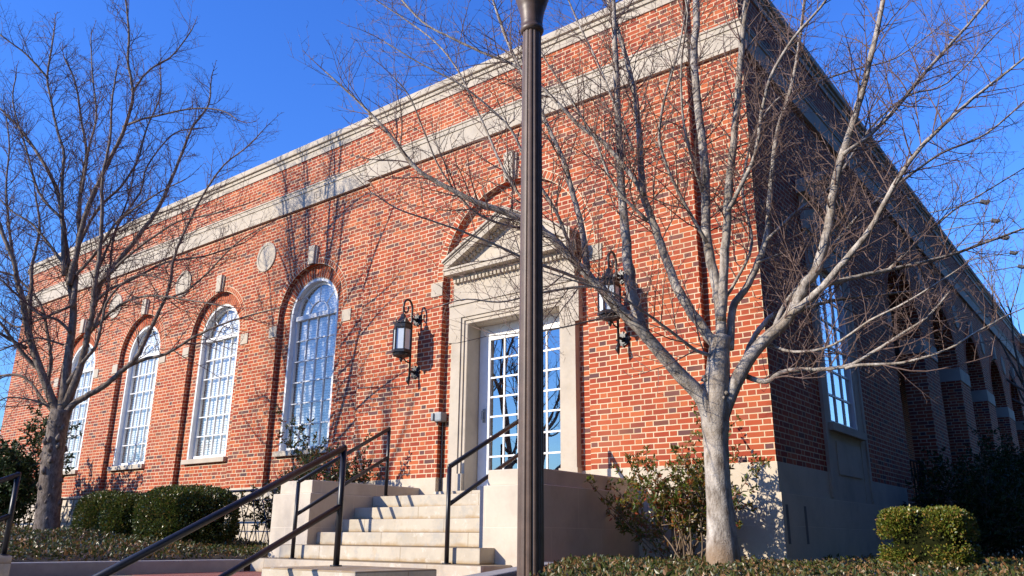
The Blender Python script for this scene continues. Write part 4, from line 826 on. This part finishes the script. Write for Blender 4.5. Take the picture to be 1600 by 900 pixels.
LEFT_LIMBS=[
 [(-10.05,-3.16,-0.88,0.1727),(-10.1,-3.19,-0.32,0.1653),(-10.14,-3.22,0.25,0.1577),(-10.15,-3.23,0.69,0.1494),(-10.13,-3.22,1.04,0.1557)],
 [(-10.15,-3.23,0.94,0.0721),(-10.25,-3.35,1.21,0.065),(-10.37,-3.5,1.58,0.0586),(-10.51,-3.67,2.03,0.0518),(-10.61,-3.8,2.44,0.0464),(-10.65,-3.88,2.75,0.0426),(-10.74,-3.98,3.06,0.0387),(-10.79,-4.07,3.38,0.0351),(-10.92,-4.22,3.75,0.0307),(-11.08,-4.4,4.24,0.0252),(-11.28,-4.63,4.78,0.0191)],
 [(-10.7,-3.67,2.22,0.0418),(-10.83,-3.69,2.72,0.0344),(-10.91,-3.7,3.11,0.0302),(-10.99,-3.72,3.4,0.0275),(-11.03,-3.7,3.76,0.0242),(-11.11,-3.69,4.25,0.0201),(-11.33,-3.78,4.87,0.0151)],
 [(-10.7,-3.67,2.01,0.0323),(-10.74,-3.93,2.12,0.0248),(-10.78,-4.22,2.25,0.0189),(-10.82,-4.53,2.32,0.0134)],
 [(-10.49,-3.5,1.65,0.0367),(-10.63,-3.8,1.97,0.0276),(-10.76,-4.1,2.35,0.0208),(-10.93,-4.48,2.76,0.0136)],
 [(-10.13,-3.21,0.99,0.0813),(-10.18,-3.22,1.55,0.0703),(-10.23,-3.22,2.03,0.0639),(-10.28,-3.22,2.51,0.058),(-10.34,-3.25,2.85,0.0542),(-10.45,-3.32,3.18,0.0505),(-10.52,-3.35,3.41,0.0481),(-10.56,-3.37,3.64,0.0457),(-10.73,-3.47,4.23,0.0398),(-10.92,-3.57,4.83,0.034),(-11.26,-3.8,5.45,0.0276),(-11.7,-4.1,6.09,0.0205),(-12.06,-4.35,6.49,0.0156)],
 [(-10.22,-3.29,2.71,0.0469),(-10.32,-3.27,3.17,0.0417),(-10.42,-3.28,3.52,0.0388),(-10.49,-3.27,3.94,0.0358),(-10.73,-3.28,4.89,0.0299),(-10.86,-3.25,5.68,0.0253),(-11.1,-3.33,6.36,0.0215),(-11.41,-3.44,7.22,0.017),(-11.74,-3.6,7.82,0.0137)],
 [(-10.09,-3.19,1.09,0.0724),(-9.95,-3.14,1.59,0.0555),(-9.88,-3.13,2,0.0494),(-9.85,-3.14,2.25,0.0463),(-9.8,-3.14,2.56,0.0428),(-9.79,-3.18,2.98,0.0388),(-9.75,-3.21,3.52,0.0341),(-9.74,-3.27,4.17,0.0291),(-9.77,-3.36,4.83,0.0245),(-9.69,-3.38,5.51,0.02),(-9.7,-3.45,6.21,0.0158),(-9.66,-3.48,6.8,0.0124)],
 [(-9.96,-3.08,2.73,0.0564),(-9.95,-3.02,3.16,0.0496),(-9.79,-2.83,3.61,0.0436),(-9.55,-2.56,4.3,0.0359),(-9.45,-2.41,4.86,0.0308),(-9.39,-2.29,5.49,0.0257),(-9.33,-2.17,6.15,0.0206),(-9.18,-2.01,6.63,0.0165),(-9.22,-1.99,7.12,0.0132)],
 [(-10.06,-3.17,0.99,0.0587),(-9.93,-3.1,1.16,0.05),(-9.57,-2.9,1.38,0.0429),(-9.29,-2.76,1.65,0.0382),(-9.12,-2.67,1.83,0.0357),(-8.99,-2.63,2.1,0.0331),(-8.85,-2.59,2.43,0.0302),(-8.69,-2.54,2.83,0.0271),(-8.64,-2.54,3.04,0.0257),(-8.56,-2.56,3.5,0.0227),(-8.35,-2.5,4.06,0.0192),(-8.15,-2.43,4.5,0.0165),(-7.88,-2.31,4.95,0.0137),(-7.56,-2.14,5.24,0.0113),(-7.33,-2.03,5.51,0.0094)],
 [(-9.4,-2.64,1.74,0.0322),(-9.11,-2.54,1.83,0.0281),(-8.7,-2.4,1.9,0.0241),(-8.24,-2.27,2.11,0.0199),(-7.68,-2.1,2.29,0.0154),(-7.13,-1.92,2.4,0.0115),(-6.7,-1.78,2.46,0.0087)],
 [(-10.32,-3.36,3.09,0.0521),(-10.25,-3.36,3.64,0.0457),(-10.18,-3.35,4.36,0.0399),(-9.99,-3.26,5.08,0.0347),(-9.82,-3.17,5.64,0.0308),(-9.73,-3.13,6.06,0.0281),(-9.69,-3.13,6.54,0.0253),(-9.79,-3.25,7.1,0.0222),(-9.83,-3.32,7.73,0.0189),(-9.91,-3.43,8.37,0.0156)],
 [(-9.9,-3.03,6.7,0.0205),(-9.87,-2.94,7,0.018),(-9.79,-2.81,7.26,0.0161),(-9.64,-2.61,7.5,0.0142),(-9.56,-2.46,7.84,0.0124),(-9.51,-2.34,8.2,0.0107)],
 [(-10.4,-3.43,3.25,0.038),(-10.71,-3.5,4.33,0.0307),(-10.92,-3.54,5.09,0.027),(-11.03,-3.55,5.61,0.0247),(-11.27,-3.66,6.15,0.0224),(-11.54,-3.77,6.84,0.0196),(-11.69,-3.83,7.27,0.0179),(-11.8,-3.82,8,0.0151),(-11.86,-3.82,8.38,0.0137)],
 [(-11.13,-4,6.94,0.0206),(-11.22,-4.16,7.12,0.0173),(-11.37,-4.41,7.38,0.0139),(-11.58,-4.74,7.62,0.0102)],
 [(-9.97,-3.09,5.99,0.0202),(-9.65,-2.94,6.09,0.0177),(-9.32,-2.78,6.14,0.0159),(-8.76,-2.52,6.19,0.0132),(-8.26,-2.27,6.1,0.0111),(-7.94,-2.12,5.87,0.0097)],
 [(-9.98,-3.1,3.04,0.0284),(-9.61,-2.99,3.33,0.0237),(-9.37,-2.92,3.52,0.0215),(-8.92,-2.78,3.79,0.018),(-8.47,-2.62,4.01,0.015),(-7.92,-2.4,4.06,0.012),(-7.38,-2.19,4.16,0.0091)],
 [(-9.95,-3.07,2.28,0.0279),(-9.56,-2.99,2.56,0.0229),(-9.2,-2.9,2.73,0.0199),(-8.72,-2.74,2.77,0.0167),(-8,-2.49,2.62,0.0125),(-7.3,-2.26,2.45,0.0087)],
 [(-10.2,-3.27,2.76,0.0235),(-10.97,-3.48,2.57,0.0171),(-11.51,-3.65,2.51,0.0139),(-12.24,-3.87,3.03,0.01)],
 [(-10.24,-3.31,2.07,0.0185),(-10.42,-3.64,2.15,0.0147),(-10.55,-3.93,1.99,0.0119),(-10.69,-4.29,1.74,0.0088)],
 [(-10.3,-3.35,3.7,0.0288),(-10.31,-3.14,4.47,0.0237),(-10.17,-2.85,5.01,0.0206),(-10.13,-2.67,5.56,0.0181),(-10.2,-2.56,6.27,0.0156),(-10.22,-2.4,7.01,0.0129),(-10.39,-2.4,7.62,0.011)],
 [(-10.58,-3.57,4.27,0.0243),(-11,-3.84,4.76,0.02),(-11.36,-4.05,5.63,0.016),(-11.74,-4.27,6.54,0.0124),(-11.81,-4.29,7.09,0.0104)],
 [(-10.88,-3.81,2.81,0.0282),(-11.31,-3.93,3.64,0.0226),(-11.85,-4.05,4.91,0.017),(-12.13,-4.06,5.87,0.0133),(-12.42,-4.13,6.58,0.0107)],
 [(-9.99,-3.11,3.26,0.0238),(-10.08,-2.84,4.27,0.019),(-10.04,-2.57,4.96,0.0165),(-10.13,-2.48,5.51,0.0149),(-10.03,-2.15,6.26,0.0124),(-9.79,-1.8,6.46,0.0108)],
 [(-9.05,-2.37,2.85,0.0188),(-8.66,-2.25,2.95,0.0161),(-8.28,-2.17,3.17,0.0139),(-7.64,-2.07,3.61,0.0106),(-7.04,-1.92,3.84,0.0081)],
 [(-9.95,-3.07,2.28,0.0279),(-10.01,-2.88,2.88,0.0234),(-10.2,-2.8,3.49,0.0205),(-10.39,-2.74,4.14,0.0178),(-10.51,-2.55,4.96,0.0145),(-10.72,-2.41,5.97,0.0108)],
 [(-10.22,-3.29,1.04,0.0181),(-10.37,-3.58,1.16,0.0141),(-10.53,-3.89,1.17,0.0111),(-10.6,-4.09,0.97,0.0088)],
 [(-10.15,-3.23,0.94,0.0316),(-10.48,-3.34,1.15,0.0262),(-10.83,-3.45,1.48,0.0216),(-11.18,-3.58,1.66,0.0182),(-11.61,-3.75,1.63,0.0143)],
 [(-10.12,-3.21,1.44,0.0365),(-9.91,-3.15,1.74,0.0308),(-9.66,-3.07,2.03,0.0263),(-9.54,-3.09,2.43,0.0222),(-9.44,-3.1,2.73,0.0193),(-9.17,-3,3.02,0.0157),(-8.88,-2.86,3.11,0.0129),(-8.41,-2.62,2.97,0.009)],
 [(-10.2,-3.27,1.04,0.0452),(-10.46,-3.35,1.46,0.0342),(-10.58,-3.33,1.89,0.0294),(-10.84,-3.39,2.46,0.0247),(-11.11,-3.48,2.92,0.0213),(-11.66,-3.75,3.41,0.0171),(-12.01,-3.93,3.49,0.0149)],
 [(-10.19,-3.26,2.28,0.0279),(-10.3,-3.45,2.47,0.0234),(-10.46,-3.69,2.55,0.0198),(-10.68,-4.04,2.88,0.0146),(-10.82,-4.27,3.11,0.0115)],
 [(-9.93,-3.06,2.82,0.0282),(-9.82,-2.89,3.06,0.0247),(-9.68,-2.71,3.19,0.0225),(-9.35,-2.28,3.58,0.0178),(-8.96,-1.82,3.74,0.0139),(-8.58,-1.36,4.03,0.01)],
 [(-10.25,-3.31,3.26,0.0285),(-9.98,-3.21,3.56,0.0237),(-9.63,-3.1,4.08,0.0186),(-9.37,-2.99,4.28,0.0162),(-8.92,-2.78,4.58,0.0124),(-8.52,-2.59,4.77,0.0095)],
 [(-10.38,-3.41,3.37,0.0286),(-10.82,-3.61,3.86,0.0216),(-11.19,-3.78,4.24,0.0175),(-11.58,-3.98,4.5,0.014),(-12.01,-4.19,4.9,0.0101)],
 [(-10.37,-3.4,4.75,0.0245),(-10.5,-3.36,5.65,0.0194),(-10.58,-3.31,6.32,0.0167),(-10.83,-3.39,7.16,0.0137),(-11.07,-3.45,8.04,0.0108)],
]

traced_tree(RIGHT_LIMBS, "bare_tree", "bare tree with smooth pale grey trunk forking low before the building corner", BARKR, TWIGR, 11, 0.09, 0.35, 1.05, 1.05, 0.05, 0.14)
traced_tree(LEFT_LIMBS, "bare_tree", "bare tree with rough brown trunk and dense reddish twigs at the left edge", BARKL, TWIGL, 23, 0.10, 0.4, 1.15, 1.1, 0.07, 0.22)
def wild_tree(name, loc, label, cat, group, seed, H, trunk_h, r0, bark, twigm, spread=0.5, levels=4, dens=0.6, gap=0.3):
    r_ = random.Random(seed); t = thing(name, loc, label, cat, group); tr = MB(); br = MB(); stat = [0]
    def grow(p, d, L, r, lv):
        n = 7; path = [p.copy()]; st = L/n
        for i in range(n):
            d = (d+rv(r_)*0.10+Vector((0, 0, 0.05))).normalized(); p = p+d*st; path.append(p.copy())
        rad = [r*(1-0.45*i/n) for i in range(n+1)]
        tr.tube(path, rad, 8 if r > 0.03 else 5)
        if lv >= 2: limb_twigs(br, [(*q, rr) for q, rr in zip(path, rad)], r_, stat, 0.1, gap, 0.3, 0.9, dens, 0.06, 1)
        if lv >= levels: return
        k = r_.choice((2, 3, 3)) if lv else 4
        a0 = r_.uniform(0, 6.28)
        for j in range(k):
            a = a0+6.283*j/k+r_.uniform(-.4, .4); ax = d.orthogonal().normalized(); ax = Quaternion(d, a) @ ax
            nd = (d+ax*spread*r_.uniform(0.6, 1.2)).normalized()
            grow(path[-1] if j else path[-2], nd, L*r_.uniform(0.62, 0.85) if lv else H*0.28, r*0.56*r_.uniform(0.8, 1.05), lv+1)
    grow(Vector(loc), Vector((r_.uniform(-.05, .05), r_.uniform(-.05, .05), 1)).normalized(), trunk_h, r0, 0)
    tr.build("trunk", bark, t, True); br.build("branches", twigm, t); return t
wild_tree("street_tree", (-11.6, -8.0, -2.46), "tall bare street tree whose shadow falls on the brick beside the left lantern", "tree", "bare street trees", 5, 4.6, 5.5, 0.12, BARKL, TWIGL, 0.34, 2, 0.35, 0.7)
wild_tree("street_tree", (-11.5, -9.6, -2.46), "bare street tree behind the first, farther out from the brick wall", "tree", "bare street trees", 9, 4.8, 5.6, 0.11, BARKL, TWIGL, 0.34, 2, 0.3, 0.8)
wild_tree("street_tree", (-18.2, -19.0, -2.46), "bare street tree mirrored in the door glass, across the road", "tree", "bare street trees", 15, 10.0, 3.6, 0.22, BARKL, TWIGL, 0.6, 4, 0.8, 0.4)
wild_tree("street_tree", (-22.5, -22.0, -2.46), "bare street tree farthest across the road, left of the one mirrored in the door", "tree", "bare street trees", 17, 11.0, 3.2, 0.22, BARKL, TWIGL, 0.6, 4, 0.7, 0.4)
wild_tree("far_tree", (2.3, 20.5, -2.0), "bare bluish tree beyond the far end of the side wall at the right edge", "tree", None, 31, 11.0, 3.2, 0.14, BARKL, TWIGL, 0.5, 4, 0.7, 0.28)

# ------------------------------------------------------------------ shrubs
def leaf(mb, p, d, nrm, L, w):
    s = d.cross(nrm); s = s.normalized() if s.length > 1e-4 else d.orthogonal().normalized()
    n2 = s.cross(d).normalized()
    mb.face([p, p+d*L*0.45+s*w*0.5+n2*L*0.06, p+d*L, p+d*L*0.45-s*w*0.5+n2*L*0.06])
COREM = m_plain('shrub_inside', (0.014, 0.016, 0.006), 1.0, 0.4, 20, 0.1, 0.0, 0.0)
def superell(v, e): return Vector(tuple(math.copysign(abs(a)**e, a) for a in v))
def hedge(name, c, h, label, cat, mat, seed, n, L=0.024, e=0.62, group=None, core=0.73):
    r_ = random.Random(seed); base = (c[0], c[1], c[2]-h[2]); t = thing(name, base, label, cat, group)
    mb = MB(); bump = [(rv(r_), r_.uniform(0.04, 0.12), r_.uniform(3, 7)) for _ in range(9)]
    def shape(v):
        k = 1+sum(a*math.cos(f*v.dot(u)) for u, a, f in bump)*(0.22 if e > 0.5 else 0.10)
        s = superell(v, e); return Vector((s.x*h[0], s.y*h[1], s.z*h[2]))*k
    C0 = Vector(c)
    for _ in range(n):
        v = rv(r_); p = shape(v); k = 1-abs(r_.gauss(0, 0.085))+r_.uniform(0, 0.025)
        if r_.random() < 0.02: k += r_.uniform(0.02, 0.09)
        p = C0+p*k; 
        if p.z < base[2]-0.02: continue
        d = (v*0.9+rv(r_)*0.9+Vector((0, 0, 0.35))).normalized(); leaf(mb, p, d, rv(r_), L*r_.uniform(0.7, 1.4), L*r_.uniform(0.5, 0.8))
    lv = mb.build("foliage", mat, t)
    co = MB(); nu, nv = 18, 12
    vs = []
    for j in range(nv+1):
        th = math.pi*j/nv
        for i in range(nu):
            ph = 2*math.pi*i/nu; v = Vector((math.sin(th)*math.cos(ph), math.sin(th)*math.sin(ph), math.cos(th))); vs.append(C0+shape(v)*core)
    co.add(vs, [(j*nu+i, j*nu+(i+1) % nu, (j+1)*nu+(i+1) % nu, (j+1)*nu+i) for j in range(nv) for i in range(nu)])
    co.build("dark_core", COREM, t); return t  # solid near-black core puts the shade between the leaves into its colour
GB = "clipped evergreen shrubs"
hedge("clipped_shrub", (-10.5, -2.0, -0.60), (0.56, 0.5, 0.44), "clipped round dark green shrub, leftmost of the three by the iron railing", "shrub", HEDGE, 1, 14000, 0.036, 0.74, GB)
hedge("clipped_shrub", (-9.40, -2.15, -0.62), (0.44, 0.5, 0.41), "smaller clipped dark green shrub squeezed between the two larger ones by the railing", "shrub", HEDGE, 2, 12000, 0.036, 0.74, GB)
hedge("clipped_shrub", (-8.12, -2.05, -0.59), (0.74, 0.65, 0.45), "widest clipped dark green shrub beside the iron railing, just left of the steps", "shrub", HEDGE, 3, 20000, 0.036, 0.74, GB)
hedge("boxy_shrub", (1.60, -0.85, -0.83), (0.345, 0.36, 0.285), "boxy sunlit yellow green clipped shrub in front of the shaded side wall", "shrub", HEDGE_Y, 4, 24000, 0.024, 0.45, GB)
def loose(name, base, label, mat, seed, nst, spreadx, spready, h, L, nl, group=None, lean=(0, 0), bare=0.25, cat="shrub"):
    r_ = random.Random(seed); t = thing(name, base, label, cat, group); st = MB(); mb = MB(); Bv = Vector(base)
    def shoot(p, d, ln, r, lv):
        n = max(3, int(ln/0.09)); path = [p.copy()]; s = ln/n
        for i in range(n):
            d = (d+rv(r_)*0.16+Vector((0, 0, 0.04))).normalized(); p = p+d*s; path.append(p.copy())
            if i/n > (bare if lv == 0 else 0.1):
                for _ in range(nl):
                    q = p+rv(r_)*0.02; ld = (d*0.5+rv(r_)).normalized(); leaf(mb, q, ld, rv(r_), L*r_.uniform(0.6, 1.35), L*r_.uniform(0.35, 0.5))
                if lv < 2 and r_.random() < (0.75 if lv == 0 else 0.35):
                    shoot(p.copy(), (d*0.6+rv(r_)*0.9+Vector((0, 0, 0.2))).normalized(), ln*r_.uniform(0.22, 0.42), r*0.5, lv+1)
        st.tube(path, [r*(1-0.7*i/n) for i in range(n+1)], 5, cap=False)
    for k in range(nst):
        o = Vector((r_.uniform(-1, 1)*spreadx*0.3, r_.uniform(-1, 1)*spready*0.3, 0))
        tip = Vector((r_.uniform(-1, 1)*spreadx+lean[0], r_.uniform(-1, 1)*spready+lean[1], h*r_.uniform(0.55, 1.05)))
        d = (tip-o); shoot(Bv+o, d.normalized(), d.length, 0.011, 0)
    st.build("stems", STEM, t); mb.build("foliage", mat, t); return t
loose("leafy_shrub", (-7.1, -0.62, -1.1), "loose glossy dark shrub behind the railing beneath the nearest arched window", HOLLY, 21, 26, 1.35, 0.28, 1.12, 0.072, 6)
loose("red_tinged_shrub", (-0.75, -0.75, -1.1), "loose shrub with red tinged leaves at the pale base behind the right tree trunk", NAND, 22, 30, 0.76, 0.30, 1.0, 0.055, 8)
loose("tall_evergreen_shrub", (-16.1, -1.55, -1.0), "dense evergreen shrub at the left edge of the photo before the brick wall", EVER, 24, 26, 1.5, 0.4, 1.75, 0.10, 6)
for k, (x, y, s, zz, lb) in enumerate(((0.95, 5.4, 1.0, 0.85, "nearest dark shaded shrub against the arcade piers"), (1.15, 7.6, 1.15, 1.15, "second dark shaded shrub along the arcade"), (1.2, 10.2, 1.2, 1.45, "third dark shaded shrub along the arcade, taller"), (1.3, 13.3, 1.3, 1.7, "farthest dark shaded shrub along the arcade"), (2.35, 4.4, 0.9, 0.8, "dark shaded shrub at the right edge behind the boxy one"))):
    loose("shaded_shrub", (x, y, -1.1), lb, EVER, 40+k, 34, 0.75*s, 0.8*s, zz+0.25, 0.075, 4, "dark shrubs in the shade of the side wall", bare=0.08)
# ------------------------------------------------------------------ ground cover
def cover(pts_fn, n, seed, L, name="ground_cover"):
    r_ = random.Random(seed); mb = MB()
    for _ in range(n):
        q = pts_fn(r_)
        if q is None: continue
        x, y, hgt = q; z = bed_z(x, y)+abs(r_.random())**0.6*hgt
        d = (rv(r_)+Vector((0, 0, 0.5))).normalized(); leaf(mb, Vector((x, y, z)), d, rv(r_), L*r_.uniform(0.6, 1.4), L*r_.uniform(0.4, 0.65))
    return tag(mb.build(name, GCOV), kind='stuff')
def left_bed(r):
    x = -5.98-abs(r.random())**1.25*11; y = r.uniform(-5.8, -1.05); return x, y, 0.13+0.05*math.sin(x*3)*math.sin(y*2.3)
def right_bed(r):
    y = -6.2+5.9*r.random(); x0 = max(-1.25, -1.25+(-2.4-y)*0.60) if y < -2.4 else -1.25
    if y < -5.2: x0 = 0.5+(-5.2-y)*1.1
    x = x0+0.1+(6.0-x0)*r.random()**1.2
    if (x-LX)**2+(y-LY)**2 < 0.05: return None
    return x, y, 0.095+0.035*math.sin(x*4+1)*math.sin(y*3)
def side_bed(r): return 0.15+5*r.random(), 0.3+6*r.random(), 0.1
cover(left_bed, 26000, 51, 0.05); cover(right_bed, 34000, 52, 0.034); cover(side_bed, 5000, 53, 0.05)
# ------------------------------------------------------------------ across the street
t = thing("opposite_building", (-40, -52, -2.46), "low plain brick shop across the street, seen only in the glass", "building")
q = MB(); q.box(-75, -12, -60, -50, -2.46, 3.2); q.build("wall", m_plain("far_brick", (0.22, 0.11, 0.08), 0.9), t)
q = MB(); q.box(-75.3, -11.7, -60.3, -49.7, 3.2, 3.5); q.build("roof", ROOFM, t)
q = MB()
for k in range(9): q.box(-73+6.6*k, -69.5+6.6*k, -49.99, -49.95, -1.6, 1.4)
q.build("windows", DARK, t)

# unseen evergreens added off to the right and behind, blocking skylight on shaded walls
def blocker_evergreen(x, y, seed, label):
    r_ = random.Random(seed); t = thing("skylight_blocker", (x, y, -2.46), label, "tree", "unseen evergreens added to block skylight"); mb = MB(); tr = MB(); core = MB()
    tr.tube([(x, y, -2.5), (x, y, 4.0), (x, y, 13.5)], [0.34, 0.24, 0.05], 8)
    lob = [(Vector((x+r_.uniform(-1.6, 1.6), y+r_.uniform(-1.8, 1.8), r_.uniform(0.0, 11.0))), r_.uniform(1.6, 2.4)) for _ in range(20)]+[(Vector((x, y, 1.5)), 2.8), (Vector((x, y, 5)), 2.8), (Vector((x, y, 8.5)), 2.5), (Vector((x, y, 12.5)), 1.8)]
    for c, rad in lob:
        for _ in range(560):
            v = rv(r_); leaf(mb, c+v*rad*(1-abs(r_.gauss(0, 0.12))), (v+rv(r_)).normalized(), rv(r_), r_.uniform(0.25, 0.45), r_.uniform(0.15, 0.24))
    tr.build("trunk", BARKL, t); mb.build("crown", EVER, t)
for k, (y, lb) in enumerate(((-6.5, "added unseen evergreen blocking skylight, nearest the road"), (-1.0, "added unseen evergreen blocking skylight, level with the building corner"), (4.5, "added unseen evergreen blocking skylight, opposite the side window"), (10.0, "added unseen evergreen blocking skylight, opposite the first arch"), (15.5, "added unseen evergreen blocking skylight, farthest from the road"))):
    blocker_evergreen(10.6+0.6*(k % 2), y, 70+k, lb)
for k, (x, y, lb) in enumerate(((10.8, 21.0, "dark evergreen tree of the next plot, beyond the row's far end"), (10.0, -13.5, "dark evergreen tree at the street corner behind the viewer's right"), (14.0, -19.0, "added unseen evergreen blocking skylight, across the road to the right"), (6.5, -21.0, "added unseen evergreen blocking skylight, straight behind the viewer"))):
    blocker_evergreen(x, y, 80+k, lb)
